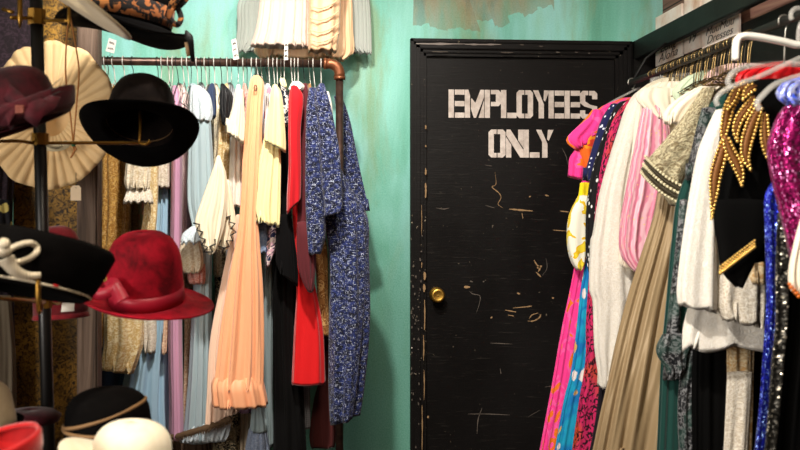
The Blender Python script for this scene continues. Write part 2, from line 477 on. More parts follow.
# stencilled lettering
mPaintW = NT('worn_white_stencil_paint'); _a = mPaintW.noise(mPaintW.coord('Object'), 30, 4, .6).outputs[0]
mPaintW = mPaintW.out(mPaintW.mix(mPaintW.ramp(_a, [(.35, 0), (.75, 1)]), '#e6dad0', '#bcada2'), .7)
def letter(ch, w, h, s):
    """polygons (lists of (x,z)) of one stencil letter; s is the stroke, g the stencil bridge"""
    g = .17*s; P = []; c = .5*s
    R = lambda x0, z0, x1, z1: P.append([(x0, z0), (x1, z0), (x1, z1), (x0, z1)])
    if ch == 'E':
        R(0, 0, s, h); R(s+g, 0, w, s*.95); R(s+g, h/2-s*.48, w, h/2+s*.48); R(s+g, h-s*.95, w, h)
    elif ch == 'L':
        R(0, 0, s, h); R(s+g, 0, w, s)
    elif ch == 'P':
        R(0, 0, s, h)
        P.append([(s+g, h-s*.8), (w-s, h-s*.8), (w-s, h*.42+s*.8), (s+g, h*.42+s*.8), (s+g, h*.42), (w-c, h*.42), (w, h*.42+c), (w, h-c), (w-c, h), (s+g, h)])
    elif ch == 'O':
        m = w/2
        P.append([(m-g/2, 0), (m-g/2, s*.85), (s, s*.85), (s, h-s*.85), (m-g/2, h-s*.85), (m-g/2, h), (c, h), (0, h-c), (0, c), (c, 0)])
        P.append([(w-x, z) for x, z in P[-1]][::-1])
    elif ch == 'M':
        P.append([(0, 0), (.27*w, 0), (.27*w, .74*h), (.27*w, .8*h), (.18*w, h), (0, h)])
        P.append([(w*x, h*z) for x, z in ((.32, .67), (.32, .31), (.47, 0), (.58, 0), (1, .74), (1, 1), (.82, 1), (.55, .53), (.35, .7))])
        P.append([(w, .64*h), (.72*w, 0), (w, 0)])
    elif ch == 'N':
        P.append([(w*x, h*z) for x, z in ((.03, 1), (.25, 1), (1, .27), (1, 0), (.82, 0), (0, .8))])
        P.append([(w*x, h*z) for x, z in ((0, 0), (.3, 0), (.3, .46), (0, .74))])
        P.append([(w*x, h*z) for x, z in ((.7, 1), (1, 1), (1, .34), (.7, .62))])
    elif ch == 'Y':
        m = w/2
        P.append([(m-s/2, 0), (m+s/2, 0), (m+s/2, h*.5), (s, h), (0, h), (m-s/2, h*.56)])
        P.append([(m+s*.42, h*.66), (m+s*.72, h*.6), (w, h), (w-s*1.05, h)])
    elif ch == 'S':
        m = w/2
        P.append([(m-g/2, h), (m-g/2, h-s*.8), (s, h-s*.85), (s, h*.62), (m+g*2, h*.5), (w, h*.44), (w, c*.9), (w-c, 0), (m+g/2, 0), (m+g/2, s*.8), (w-s, s*.85), (w-s, h*.36), (s*.8, h*.44), (0, h*.56), (0, h-c), (c, h)])
        R(m+g/2, h-s*.85, w-c, h); P.append([(w-s, h-s*.85), (w-s, h*.7), (w, h*.7), (w, h-c), (w-c, h), (w-c, h-s*.85)])
        P.append([(m-g/2, 0), (m-g/2, s*.85), (s, s*.85), (s, h*.3), (0, h*.3), (0, c), (c, 0)])
    return P
def write(word, x0s, ws, ytop, ybot):
    Z0 = W(500, ybot, DY).z; h = W(500, ytop, DY).z-Z0
    for ch, xa, wd in zip(word, x0s, ws):
        A = W(xa, 100, DY); B = W(xa+wd, 100, DY); w = B.x-A.x
        bm = bmesh.new()
        for poly in letter(ch, w, h, .0245):
            for off in (0,):
                vs_ = [bm.verts.new((A.x+x, DY-.0012, Z0+z)) for x, z in poly]
                try: f = bm.faces.new(vs_)
                except ValueError: continue
        bmesh.ops.recalc_face_normals(bm, faces=bm.faces)
        bmesh.ops.triangulate(bm, faces=bm.faces)
        r = bmesh.ops.extrude_face_region(bm, geom=bm.faces[:])
        for v in [g for g in r['geom'] if isinstance(g, bmesh.types.BMVert)]: v.co.y += .001
        frombm(bm, 'letter', mPaintW, dr, False)
write('EMPLOYEES', [448.5, 464.8, 484.6, 501, 516.5, 533, 548.5, 564.5, 580], [16, 19.2, 16.5, 15.5, 16.5, 16.5, 15.5, 15.5, 17.2], 90, 118)
write('ONLY', [488.5, 506, 523.5, 536], [17, 17.4, 16, 17.5], 129.5, 157.5)
# scratches and chips worn into the door and its jamb, and a painted casing highlight
mBare = simple('bare_wood_under_paint', '#9c7c56', .8); mScr = simple('pale_scratch', '#5a5148', .8)
mPaleS = simple('pale_edge_highlight', '#8d837c', .6)
def chip(pts, wd, mat, Y=DY, par=None):
    par = par or dr
    bm = bmesh.new(); P = smooth_pts([W(x, y, Y-.0008) for x, y in pts], 4); n = len(P)
    L, Rr = [], []
    for i, p in enumerate(P):
        t = (P[min(i+1, n-1)]-P[max(i-1, 0)]).normalized(); s = Vector((-t.z, 0, t.x))
        w = wd*(.25+.75*math.sin(PI*(i+.5)/n))*random.uniform(.5, 1.3)*.5
        L.append(bm.verts.new(p+s*w)); Rr.append(bm.verts.new(p-s*w))
    for i in range(n-1): bm.faces.new((L[i], L[i+1], Rr[i+1], Rr[i]))
    frombm(bm, 'paint_chip_or_highlight', mat, par, False)
for pts, wd, mt in [
    ([(509, 209), (520, 210), (533, 211)], .010, mBare), ([(495, 172), (496, 184), (492, 187), (499, 193), (501, 198), (498, 204), (503, 208)], .004, mBare),
    ([(485, 205), (491, 207), (495, 208)], .003, mScr), ([(436, 208), (444, 209), (449, 208)], .004, mScr),
    ([(522, 213), (523, 219)], .004, mBare), ([(560, 211), (569, 212)], .005, mBare), ([(553, 230), (566, 231)], .004, mBare), ([(529, 197), (531, 196)], .007, mBare), ([(545, 195), (549, 196)], .006, mBare),
    ([(534, 260), (537, 265), (540, 268), (538, 272)], .010, mBare), ([(537, 268), (542, 266)], .010, mBare), ([(536, 272), (541, 277)], .006, mBare), ([(546, 258), (547, 268), (542, 276)], .003, mScr),
    ([(464, 287), (470, 287)], .011, mBare), ([(469, 291), (473, 294), (480, 296), (479, 305), (476, 313)], .004, mScr),
    ([(505, 310), (516, 312)], .008, mBare), ([(513, 308), (524, 307), (532, 306)], .006, mBare), ([(508, 315), (514, 316)], .006, mBare),
    ([(528, 321), (533, 321), (539, 318), (541, 314)], .007, mBare), ([(529, 319), (532, 315), (538, 313)], .005, mBare),
    ([(491, 317), (492, 318)], .010, mBare), ([(552, 298), (554, 298)], .011, mBare), ([(517, 293), (520, 294)], .007, mBare),
    ([(470, 281), (473, 282)], .006, mScr), ([(483, 281), (484, 282)], .007, mScr), ([(468, 414), (488, 414), (510, 415)], .004, mScr), ([(477, 434), (478, 420), (482, 408)], .004, mScr), ([(500, 368), (501, 374)], .004, mScr), ([(490, 343), (512, 344)], .003, mScr), ([(545, 387), (552, 386)], .004, mScr), ([(427, 417), (429, 417)], .011, mBare), ([(528, 417), (540, 410)], .003, mScr), ([(485, 165), (492, 166)], .003, mScr), ([(562, 148), (566, 156), (568, 165)], .003, mScr)]:
    chip(pts, wd, mt)
for x, y0, y1, w_ in [(425.5, 168, 175, .009), (425.5, 183, 198, .009), (424.5, 272, 280, .012), (424, 284, 292, .01), (424.5, 300, 330, .008), (423.5, 335, 360, .005), (424, 370, 400, .005), (422, 405, 450, .006), (421.5, 262, 268, .004), (425.5, 125, 129, .007), (425.5, 145, 147, .007), (421.5, 205, 235, .003)]:
    chip([(x, y0), (x+.3, (y0+y1)/2), (x, y1)], w_, mBare, YB-.032 if x < 423.6 else YB-.0185, tr)
for i in range(46):
    yy = random.uniform(235, 448); xx = random.choice([random.uniform(410.5, 416), random.uniform(418, 422)])
    chip([(xx, yy), (xx+random.uniform(-.4, .8), yy+random.uniform(.8, 3.2))], random.uniform(.004, .009), mScr if i % 3 else simple('tiny_white_chip', '#c8bdb0', .8) if i == 0 else mScr, YB-.032, tr)
for x0, x1, y in [(416, 465, 43.6), (465, 500, 44.2), (432, 448, 51.5), (501, 513, 52.2), (520, 524, 44.5), (539, 543, 46), (556, 560, 52), (575, 578, 52), (588, 590, 53)]:
    chip([(x0, y), ((x0+x1)/2, y+.3), (x1, y+.2)], .009 if x1-x0 > 20 else .006, mPaleS if x1-x0 > 20 else mScr, YB-.0315, tr)  # long pale lines paint a highlight along the top moulding

# ------------------------------------------------------------------ lights of the shop, and an added fill light
def area(name, loc, tgt, size, power, col, spread=PI):
    l = bpy.data.lights.new(name, 'AREA'); l.shape = 'DISK'; l.size = size; l.energy = power; l.color = col; l.spread = spread
    o = bpy.data.objects.new(name, l); COL.objects.link(o); o.location = loc
    o.rotation_euler = (Vector(tgt)-Vector(loc)).to_track_quat('-Z', 'Y').to_euler()
def spot(name, loc, tgt, power, col, ang, blend=.8, rad=.06):
    l = bpy.data.lights.new(name, 'SPOT'); l.energy = power; l.color = col; l.spot_size = ang; l.spot_blend = blend; l.shadow_soft_size = rad
    o = bpy.data.objects.new(name, l); COL.objects.link(o); o.location = loc
    o.rotation_euler = (Vector(tgt)-Vector(loc)).to_track_quat('-Z', 'Y').to_euler()
WARM = (1, .86, .68); NEUT = (1, .94, .86)
spot('track_lamp', (-.15, 2.5, 2.9), (-.35, 4.1, 1.45), 230, NEUT, 1.3, .9)
spot('track_lamp', (-.35, 1.5, 2.9), (1.1, 3.0, 1.5), 260, NEUT, 1.1, .9)
spot('track_lamp', (.45, 2.9, 2.9), (.3, 4.5, 1.9), 60, NEUT, 1.6, 1)
spot('track_lamp', (-.3, 1.5, 2.9), (-.62, 2.2, .75), 170, WARM, .7, .9)
area('ceiling_lamp', (.1, 1.0, 2.9), (.2, 3.2, 1.0), .7, 26, WARM)
# unseen window added in the left wall to carry a fill light
mFrame = simple('added_frame_paint', '#2a2622', .5)
wd = empty('added_window_1', (-2.6, .3, .75)); tag(wd, kind='structure')
bm = bmesh.new()
for lo, hi in (((-2.6, -.75, .7), (-2.54, 1.35, .77)), ((-2.6, -.75, 2.23), (-2.54, 1.35, 2.3)), ((-2.6, -.75, .77), (-2.54, -.68, 2.23)), ((-2.6, 1.28, .77), (-2.54, 1.35, 2.23)), ((-2.6, .28, .77), (-2.545, .32, 2.23))):
    bbox(bm, lo, hi)
frombm(bm, 'added_window_frame', mFrame, wd, False)
mPane = NT('added_pane_glass'); mPane = mPane.out('#aab4b8', .1, 0, spec=.8)
box('added_pane', (-2.598, -.68, .77), (-2.585, 1.28, 2.23), mPane, wd, 0)
l = bpy.data.lights.new('added_fill_light', 'AREA'); l.shape = 'RECTANGLE'; l.size = 1.4; l.size_y = 1.9; l.energy = 125; l.color = (1, .93, .84)  # added area fill that brightens the signs and lower garments
o = bpy.data.objects.new('added_fill_light', l); COL.objects.link(o); o.location = (-2.53, .3, 1.5); o.rotation_euler = (0, -PI/2, 0)
w = bpy.data.worlds.new('world'); sc.world = w; w.use_nodes = True
w.node_tree.nodes['Background'].inputs[0].default_value = (1, .88, .74, 1); w.node_tree.nodes['Background'].inputs[1].default_value = .1
# ------------------------------------------------------------------ fabrics
fb = {}
def fab(key, *a, **k):
    fb[key] = cloth_mat(key, *a, **k); return fb[key]
fab('gold_satin_brocade', '#c79a4e', 'brocade', '#9c6b28', '#e3c184', rough=.55, metal=.15)
fab('cream_cotton', '#ece0c8', 'lace', '#cdb58c', '#f6eedc', scale=.8)
fab('beige_lace', '#c9b28a', 'lace', '#a4865a', '#dccaa4')
fab('cream_gold_brocade', '#e6d3a6', 'brocade', '#c9a668', '#f3e8cb', scale=1.1, rough=.65)
fab('navy_cotton', '#33425f', 'plain', '#222d45')
fab('light_blue_satin', '#a9c9dd', 'satin', '#86adc6', rough=.45)
fab('cream_lace', '#f0e6d3', 'lace', '#c8b8a0', '#fffaf0')
fab('mauve_crepe', '#d09cba', 'plain', '#c188a8', rough=.7)
fab('peach_lace', '#ecc9a8', 'lace', '#c48a6c', '#f6e3cc')
fab('blue_grey_chiffon', '#a9bcc2', 'plain', '#8ea6ad', rough=.75)
fab('pale_blue_eyelet', '#dbe6ec', 'lace', '#b9c9d2', '#f4f8fa')
fab('black_cream_speckle', '#0e0c0c', 'specks', '#cbb994', '#cbb994', scale=.8)
fab('ivory_georgette', '#f1e4c8', 'plain', '#e2d0ab')
fab('white_organza', '#f7efe2', 'plain', '#ecdccc')
fab('black_satin', '#101012', 'satin', '#1c1c20', rough=.35)
fab('pink_beaded', '#eab3a6', 'lace', '#c86a5e', '#f3cfc6')
fab('peach_chiffon', '#fab587', 'plain', '#f5a570', rough=.7, sheen=.4)
fab('peach_satin_hem', '#f9b285', 'satin', '#f2a071', rough=.45)
fab('pale_peach_net', '#efcdb4', 'plain', '#e4bc9f', rough=.8)
fab('rose_floral_white', '#f3e6e2', 'floral', '#e58ba0', '#d9667f', '#f0e3dd', scale=1.6)
fab('pale_yellow_chiffon', '#f3e7ac', 'plain', '#e8d98f', sheen=.4)
fab('blue_lace', '#8fa4c6', 'lace', '#6680aa', '#b9c7df', scale=1.1)
fab('grey_blue_crepe', '#93a3a6', 'plain', '#7d8f93')
fab('navy_pink_floral', '#232447', 'print', '#e6b9c6', '#efe0d8', '#23264c', scale=2.2)
fab('lilac_cotton', '#c8a4c6', 'plain', '#b793b8')
fab('black_crepe', '#0c0b0b', 'plain', '#121111', sheen=.03, spec=.1)
fab('black_knit', '#090809', 'plain', '#0f0e0f', sheen=.03, spec=.1)
fab('navy_white_print', '#1b2236', 'print', '#e9e7e0', '#1b2236', '#10131f', scale=2)
fab('red_wool', '#c8121f', 'plain', '#a80d18', sheen=.3)
fab('scarlet_wool', '#e01318', 'plain', '#c01016', sheen=.3)
fab('burgundy_crepe', '#5b1f26', 'plain', '#431519')
fab('maroon_corduroy', '#5d2724', 'stripe', '#471b1a', '#5d2724', scale=2.6)
fab('tan_paisley', '#b07a43', 'print', '#8b5426', '#d3a76a', '#9c6632', scale=2.5)
fab('navy_tweed', '#10132a', 'tweed', '#26336c', '#c4cce0', '#07080e', scale=1.8)
fab('grey_check', '#9a9aa0', 'check', '#35353c')
fab('beige_crepe', '#c7b49a', 'plain', '#b5a189')
fab('slate_blue_lace', '#8e9bb3', 'lace', '#6d7c99', '#a6b1c4')
fab('brown_pleats', '#6a5443', 'plain', '#4c3a2d')
fab('brown_fur', '#5a4530', 'specks', '#8f7450', '#2f2115', scale=1.2)
fab('ivory_tulle', '#ecd3c4', 'plain', '#e6c8b4', rough=.9, alpha=.8)
fab('grey_tulle', '#cfd3cc', 'plain', '#c4cac2', rough=.9, alpha=.6)
fab('peach_satin', '#ecc49c', 'satin', '#e0ac7c', rough=.38)
# right hand rack
fab('cream_chiffon', '#f6ead6', 'plain', '#ecdcc4')
fab('hot_pink_print', '#ff3f97', 'print', '#ff3f97', '#ff5ba8', '#f47a1c', scale=.75)
fab('yellow_white_print', '#fffbe8', 'print', '#fffbe8', '#f6c81a', '#ffe23a', scale=1.1)
fab('orange_cotton', '#f46a1e', 'print', '#f46a1e', '#f7941e', '#e8452c', scale=.8)
fab('yellow_crepe', '#fbe01c', 'plain', '#f4cf10')
fab('turquoise_floral', '#1278c2', 'floral', '#f6e9e4', '#e0b060', '#1aa6cf', scale=1.0)
fab('navy_floral', '#1b1f4e', 'dots', '#dfe3f2', '#1b1f4e', scale=1.25)
fab('black_white_dots', '#141215', 'dots', '#f3f3f0', scale=.75)
fab('magenta_leopard', '#d22866', 'animal', '#2a0d1d', '#d8562a', scale=.9)
fab('dark_plum', '#1d1520', 'plain', '#120d14')
fab('white_lace', '#f7f1e6', 'lace', '#efe7d8', '#fcf8f0', rough=.75)
fab('cream_white_lace', '#f1e8d0', 'lace', '#e6dabb', '#f8f1de', rough=.75)
fab('cream_chiffon', '#f6ead6', 'plain', '#ecdcc4')
fab('pink_sequin', '#f0bcc8', 'stripe', '#de86a0', '#f6d36a', scale=.5, rough=.4, metal=.1)
fab('mint_cotton', '#cfe0c2', 'plain', '#c2d4b4')
fab('blush_cotton', '#f0cdc6', 'plain', '#e6bdb6')
fab('khaki_embroidery', '#8a7a5a', 'lace', '#e6dcb6', '#4f4534', scale=.6, rough=.6)
fab('tan_taffeta', '#a18a68', 'satin', '#8d7656', rough=.36, metal=.1)
fab('green_velvet', '#0d3f38', 'plain', '#072622', sheen=.6)
fab('beaded_black_net', '#15161a', 'specks', '#77787a', '#2f5148', scale=.55, rough=.4)
fab('silver_sequin', '#45433e', 'sequin', '#0e0d0c', '#fff6e0', scale=.9, rough=.3, metal=.7)
fab('black_velvet', '#040404', 'plain', '#070606', sheen=0, spec=.08)
fab('royal_blue_sequin', '#1420a4', 'sequin', '#080b50', '#8fb2ff', scale=1, rough=.3, metal=.6)
fab('magenta_sequin', '#a81568', 'sequin', '#3d062a', '#ff9be0', scale=.9, rough=.3, metal=.6)
fab('blue_white_beads', '#2f55ea', 'sequin', '#d8dcf2', '#0a1a66', scale=.6, rough=.35, metal=.3)
fab('red_satin', '#e01a22', 'satin', '#c01018', rough=.4)
fab('bronze_lace', '#c9a06a', 'lace', '#e8d9b4', '#a57a45', scale=.5)
B = fb
def O(**k): return k

# ------------------------------------------------------------------ pipe clothes rack (left)
mPipe = NT('brown_iron_pipe'); _v = mPipe.coord('Object'); _n = mPipe.noise(_v, 30, 4, .6).outputs[0]
mPipe.bump(_n, .2, .002); mPipe = mPipe.out(mPipe.mix(mPipe.ramp(_n, [(.35, 0), (.7, 1)]), '#3a2a25', '#5d463b'), .38, .6)
mPipeC = simple('copper_brown_fitting', '#8a5437', .4, .7)
YR = 4.05
pe = W(326, 63.5, YR); pz = W(200, 62.2, YR).z; rp = .0165
ux = W(339.5, 100, YR).x
rk = empty('pipe_clothes_rack', (ux, YR, 0), 'dark iron pipe clothes rack with an elbow corner standing against the turquoise wall', 'clothes rack')
xl = -1.95
tube('rail', [(xl+.05, YR, pz), (ux-.045, YR, pz)], rp, mPipe, rk, 20)
el = [(ux-.055, YR, pz), (ux-.04, YR, pz)]+[(ux-.04+.04*math.sin(a), YR, pz-.04+.04*math.cos(a)) for a in [i*PI/16 for i in range(1, 9)]]+[(ux, YR, pz-.055)]
tube('pipe_elbow', el, .0215, mPipeC, rk, 20)
tube('elbow_collar', [(ux-.064, YR, pz), (ux-.05, YR, pz)], .0235, mPipeC, rk, 20); tube('elbow_collar', [(ux, YR, pz-.05), (ux, YR, pz-.064)], .0235, mPipeC, rk, 20)
tube('upright', [(ux, YR, .012), (ux, YR, pz-.05)], rp*.95, mPipe, rk, 20)
tube('upright', [(xl, YR, .012), (xl, YR, pz-.04)], rp*.95, mPipe, rk, 20)
tube('pipe_elbow', [(xl+.06, YR, pz), (xl+.02, YR, pz), (xl+.004, YR, pz-.016), (xl, YR, pz-.06)], .0215, mPipeC, rk, 16)
for x in (ux, xl): lathe('floor_flange', [(.0001, .014), (.025, .014), (.045, .01), (.045, 0), (.0001, 0)], Matrix.Translation((x, YR, 0)), mPipe, rk)

# ------------------------------------------------------------------ hangers of the left rack
mHW = simple('white_hanger_plastic', '#c4c1ba', .4); mHG = simple('galvanised_wire', '#9b9890', .35, .8); mHB = simple('black_hanger_wire', '#1a1818', .45, .3)
def side_hanger(name, x, mat, r, label, group, drop, lean):
    root = empty(name, (x, YR, pz), label, 'hanger', group)
    R = rp+r+.0012
    c = Vector((x, YR, pz))
    a0 = math.radians(200)
    hook = [c+Vector((lean*.0*i, R*math.cos(math.radians(d)), R*math.sin(math.radians(d)))) for i, d in enumerate(range(215, -31, -20))]
    hook = [c+Vector((0, -R*math.cos(math.radians(d)), R*math.sin(math.radians(d)))) for d in range(215, -50, -22)]
    end = hook[-1]
    hook = [h for h in hook]
    hook += smooth_pts([end, c+Vector((lean*.3, .012, -R-.012)), c+Vector((lean, 0, -drop))], 4)[1:]
    tube('hook', hook, r, mat, root, 6)
    n = c+Vector((lean, 0, -drop))
    pts = [n, n+Vector((0, -.03, -.012)), n+Vector((0, -.13, -.065)), n+Vector((0, -.15, -.08)), n+Vector((0, -.13, -.09)), n+Vector((0, .13, -.09)), n+Vector((0, .15, -.08)), n+Vector((0, .13, -.065)), n+Vector((0, .03, -.012))]
    tube('shoulder_bar', pts, r, mat, root, 6, True)
    return root
hx = [(101, 'W'), (104.5, 'W'), (108, 'B'), (112.5, 'W'), (123, 'W'), (132, 'B'), (157, 'B'), (161.5, 'W'), (168, 'W'), (172.5, 'W'), (176, 'B'), (182, 'W'), (187, 'W'), (191, 'B'), (196.5, 'W'), (201, 'B'), (204.5, 'W'), (209, 'B'), (214, 'W'), (220.5, 'B'), (227, 'W'), (231, 'G'), (238, 'G'), (243, 'W'), (247, 'B'), (251.5, 'W'), (256.5, 'W'), (261, 'G'), (265.5, 'B'), (268.5, 'W'), (273, 'W'), (277, 'W'), (281, 'G'), (284.5, 'W'), (291, 'W'), (294.5, 'W'), (298, 'W'), (303, 'B'), (308.5, 'G'), (313, 'W'), (321, 'W')]
hspec = {'W': (mHW, .0022, 'thin white plastic hanger hooked over the brown pipe rail', 'white hangers on the pipe rail', 'plastic_hanger'),
         'G': (mHG, .0016, 'galvanised wire hanger hooked over the brown pipe rail', 'galvanised hangers on the pipe rail', 'wire_hanger'),
         'B': (mHB, .0016, 'black wire hanger hooked over the brown pipe rail', 'black wire hangers on the pipe rail', 'wire_hanger')}
for px, k in hx:
    mt, r, lb, gp, nm = hspec[k]
    side_hanger(nm, W(px, 62, YR).x, mt, r, lb, gp, random.uniform(.075, .10), random.uniform(-.004, .012))

# ------------------------------------------------------------------ garments of the left rack
N = 4.05
garment('gold_brocade_dress', 'gold satin brocade dress hanging right beside the weathered wooden post', 'dress', [
    ('dress', [(84, 106, 112), (98, 101, 124), (150, 98, 127), (230, 97, 129), (300, 97, 108), (345, 97, 102)], 4.06, .11, B['gold_satin_brocade'], O(deep_top=True, lam=.05, amp=(.003, .008)))])
garment('navy_skirt', 'navy blue skirt showing its hem above the black brown-banded hat', 'skirt', [
    ('skirt', [(330, 100, 126), (360, 98, 126), (390, 99, 123)], 4.2, .04, B['navy_cotton'], O(lam=.06))])
garment('frilled_blouse', 'cream lace blouse with a frilled sleeve end below the upper black hat', 'blouse', [
    ('bodice', [(84, 131, 135), (98, 127, 138), (160, 128, 143), (185, 129, 143)], 4.02, .05, B['cream_cotton'], O(deep_top=True)),
    ('sleeve', [(96, 130, 144), (125, 127, 150), (160, 127, 151), (184, 126, 150), (190, 128, 149)], 3.84, .04, B['cream_cotton'], O(lam=.025, amp=(.003, .008))),
    ('frill', [(188, 128, 149), (196, 126, 152), (203, 124, 153)], 3.84, .045, B['cream_lace'], O(lam=.018, amp=(.003, .008), hem=zig(14, .006)))])
garment('beige_lace_dress', 'narrow beige lace dress hanging under the cream frilled sleeve', 'dress', [
    ('dress', [(86, 124, 127), (100, 122, 130), (180, 131, 144), (205, 131, 145), (245, 131, 144), (300, 122, 140), (330, 118, 136)], 4.18, .035, B['beige_lace'], O(lam=.03))])
garment('brocade_gown', 'cream and gold brocade gown whose flared hem shows under the red hat', 'dress', [
    ('gown', [(87, 146, 151), (100, 145, 157), (165, 145, 158), (235, 141, 155), (300, 108, 143), (345, 104, 141), (371, 100, 131)], 3.95, .05, B['cream_gold_brocade'], O(deep_top=True, lam=.05, amp=(.004, .014), hem=lambda c, s, t: -.012*c))])
garment('blue_satin_dress', 'light blue satin dress with cream lace yoke, flaring beside the mauve dress', 'dress', [
    ('dress', [(86, 160, 166), (98, 157, 170), (185, 156, 169), (240, 153, 169), (300, 146, 168), (360, 130, 168), (400, 121, 167), (436, 116, 168)], 4.12, .06, B['light_blue_satin'], O(deep_top=True, lam=.05, amp=(.004, .016))),
    ('lace_yoke', [(92, 160, 170), (150, 156, 170), (187, 154, 170)], 4.03, .025, B['cream_lace'], O(hem=scallop(10, .008))),
    ('lace_panel', [(312, 143, 156), (335, 143, 156), (352, 145, 155)], 4.03, .012, B['cream_lace'], O(hem=scallop(6, .008))),
    ('lace_panel', [(318, 164, 169), (354, 163, 168)], 4.03, .012, B['peach_lace'], O())])
garment('mauve_dress', 'plain mauve pink dress hanging in a smooth narrow strip', 'dress', [
    ('dress', [(86, 173, 177), (98, 171, 181), (150, 171, 182), (240, 170, 182), (330, 169, 182.5), (400, 169, 182.5), (434, 168, 182.5)], 4.05, .13, B['mauve_crepe'], O(deep_top=True, lam=.05, amp=(.001, .005)))])
garment('peach_lace_dress', 'peach lace dress hanging between the mauve and the blue grey dresses', 'dress', [
    ('dress', [(86, 181, 184), (98, 183.5, 187), (160, 183, 187), (250, 183, 192), (330, 184, 193), (425, 184, 194)], 4.2, .03, B['peach_lace'], O(lam=.03)),
    ('sleeve', [(238, 181, 199), (252, 180, 203), (266, 182, 204), (273, 185, 200)], 3.94, .025, B['cream_cotton'], O(lam=.03, amp=(.002, .006))),
    ('cuff', [(264, 190, 205), (273, 188, 205), (284, 190, 204)], 3.97, .02, B['pink_beaded'], O(lam=.02))])
garment('blue_grey_dress', 'long blue grey chiffon dress with pale eyelet shoulders and a frilled cuff', 'dress', [
    ('dress', [(84, 190, 196), (98, 189, 205), (130, 189, 206), (235, 196, 212), (300, 193, 211), (370, 189, 211), (430, 184, 212), (440, 184, 211)], 4.06, .08, B['blue_grey_chiffon'], O(deep_top=True, lam=.045, amp=(.003, .012))),
    ('shoulder', [(86, 192, 200), (94, 190, 209), (112, 190, 213), (121, 192, 211)], 3.88, .05, B['pale_blue_eyelet'], O(hem=scallop(10, .008), lam=.03)),
    ('sleeve', [(112, 190, 210), (150, 188, 212), (200, 187, 214), (228, 192, 214)], 3.87, .035, B['blue_grey_chiffon'], O(lam=.03, amp=(.003, .009))),
    ('frill', [(226, 192, 214), (234, 183, 216), (243, 181, 218)], 3.86, .04, B['pale_blue_eyelet'], O(lam=.02, amp=(.003, .008), hem=zig(12, .008)))])
garment('speckled_dress', 'black dress with fine cream speckles, its hem near the bottom of the photo', 'dress', [
    ('dress', [(85, 207, 211), (98, 206, 220), (130, 210, 226), (165, 212, 224), (220, 213, 228), (330, 217, 232), (405, 214, 239), (470, 212, 241)], 4.14, .05, B['black_cream_speckle'], O(deep_top=True, lam=.05))])
garment('navy_blouse', 'dark navy blouse showing a short narrow shoulder beside the pale eyelet shoulder', 'blouse', [
    ('blouse', [(84, 210, 214), (94, 206, 215), (105, 207, 215), (118, 209, 214)], 3.93, .04, B['navy_cotton'], O(deep_top=True))])
root = empty('bell_sleeve_blouse', W(226, 90, 3.9), 'ivory blouse with pointed bell sleeves edged in black zigzag trim', 'blouse')
cloth('bodice', [(84, 225, 228), (98, 221, 230), (160, 216, 229), (200, 214, 230)], 3.98, .04, B['cream_gold_brocade'], root, deep_top=True)
s1 = cloth('sleeve', [(156, 217, 220), (175, 211, 226), (200, 202, 227), (222, 195, 224), (233, 198, 221), (246, 203, 216), (254, 207, 212)], 3.76, .028, B['ivory_georgette'], root, lam=.03, amp=(.002, .009), hemw=.03)
s2 = cloth('sleeve', [(180, 224, 229), (200, 220, 233), (222, 217, 236), (238, 218, 233), (250, 221, 228)], 3.83, .022, B['ivory_georgette'], root, lam=.03, amp=(.002, .007), hemw=.03)
def edge_trim(name, pts2d, Y, mat, par, amp=.009, n=9, r=.0048):
    P = smooth_pts([W(x, y, Y) for x, y in pts2d], 8); L = [0]
    for a, b in zip(P, P[1:]): L.append(L[-1]+(b-a).length)
    out = []; i = 0; T = L[-1]; k = int(T/.014)
    for j in range(k+1):
        s = T*j/k
        while i < len(L)-2 and L[i+1] < s: i += 1
        t = (s-L[i])/max(1e-6, L[i+1]-L[i]); p = P[i].lerp(P[i+1], t); d = (P[i+1]-P[i]).normalized()
        nrm = Vector((-d.z, 0, d.x)); out.append(p+nrm*(amp if j % 2 else -amp))
    tube(name, out, r, mat, par, 5, flat=.7)
mTrim = simple('black_braid', '#0c0b0b', .7)
edge_trim('zigzag_trim', [(195.5, 222), (200, 232), (204, 243), (207, 254), (211, 250), (213, 243), (216, 241)], 3.725, mTrim, root)
edge_trim('zigzag_trim', [(216, 222), (217, 233), (220, 246), (224, 252), (228, 243), (233, 236), (233, 226), (229, 218), (222, 216), (216, 222)], 3.80, mTrim, root)
garment('black_satin_top', 'shiny black satin top with only a crumpled shoulder showing behind the sheer white blouse', 'blouse', [
    ('top', [(84, 221, 224), (94, 220, 232), (108, 220, 231), (125, 222, 229)], 3.9, .03, B['black_satin'], O(lam=.02, amp=(.003, .009), deep_top=True))])
garment('sheer_white_blouse', 'sheer white blouse with a wide short sleeve left of the peach gown', 'blouse', [
    ('bodice', [(85, 237, 240), (98, 234, 241), (140, 231, 242), (175, 229, 242), (206, 228, 242)], 3.96, .035, B['white_organza'], O(deep_top=True, lam=.03, hem=scallop(8, .006))),
    ('sleeve', [(90, 237, 243), (108, 232, 244), (125, 227, 244), (138, 225, 243)], 3.81, .035, B['ivory_georgette'], O(lam=.03, amp=(.002, .008), hem=lambda c, s, t: -.025*c))])
garment('pink_beaded_dress', 'pink dress with coral beading, glimpsed just left of the peach gown', 'dress', [
    ('dress', [(84, 243, 246), (96, 242.5, 249), (150, 243.5, 249), (172, 243.5, 246)], 3.96, .02, B['pink_beaded'], O())])
garment('lilac_slip', 'lilac slip whose hem peeks out below the peach ruffle', 'dress', [
    ('slip', [(380, 240, 252), (400, 238, 255), (412, 239, 256)], 4.06, .03, B['lilac_cotton'], O())])
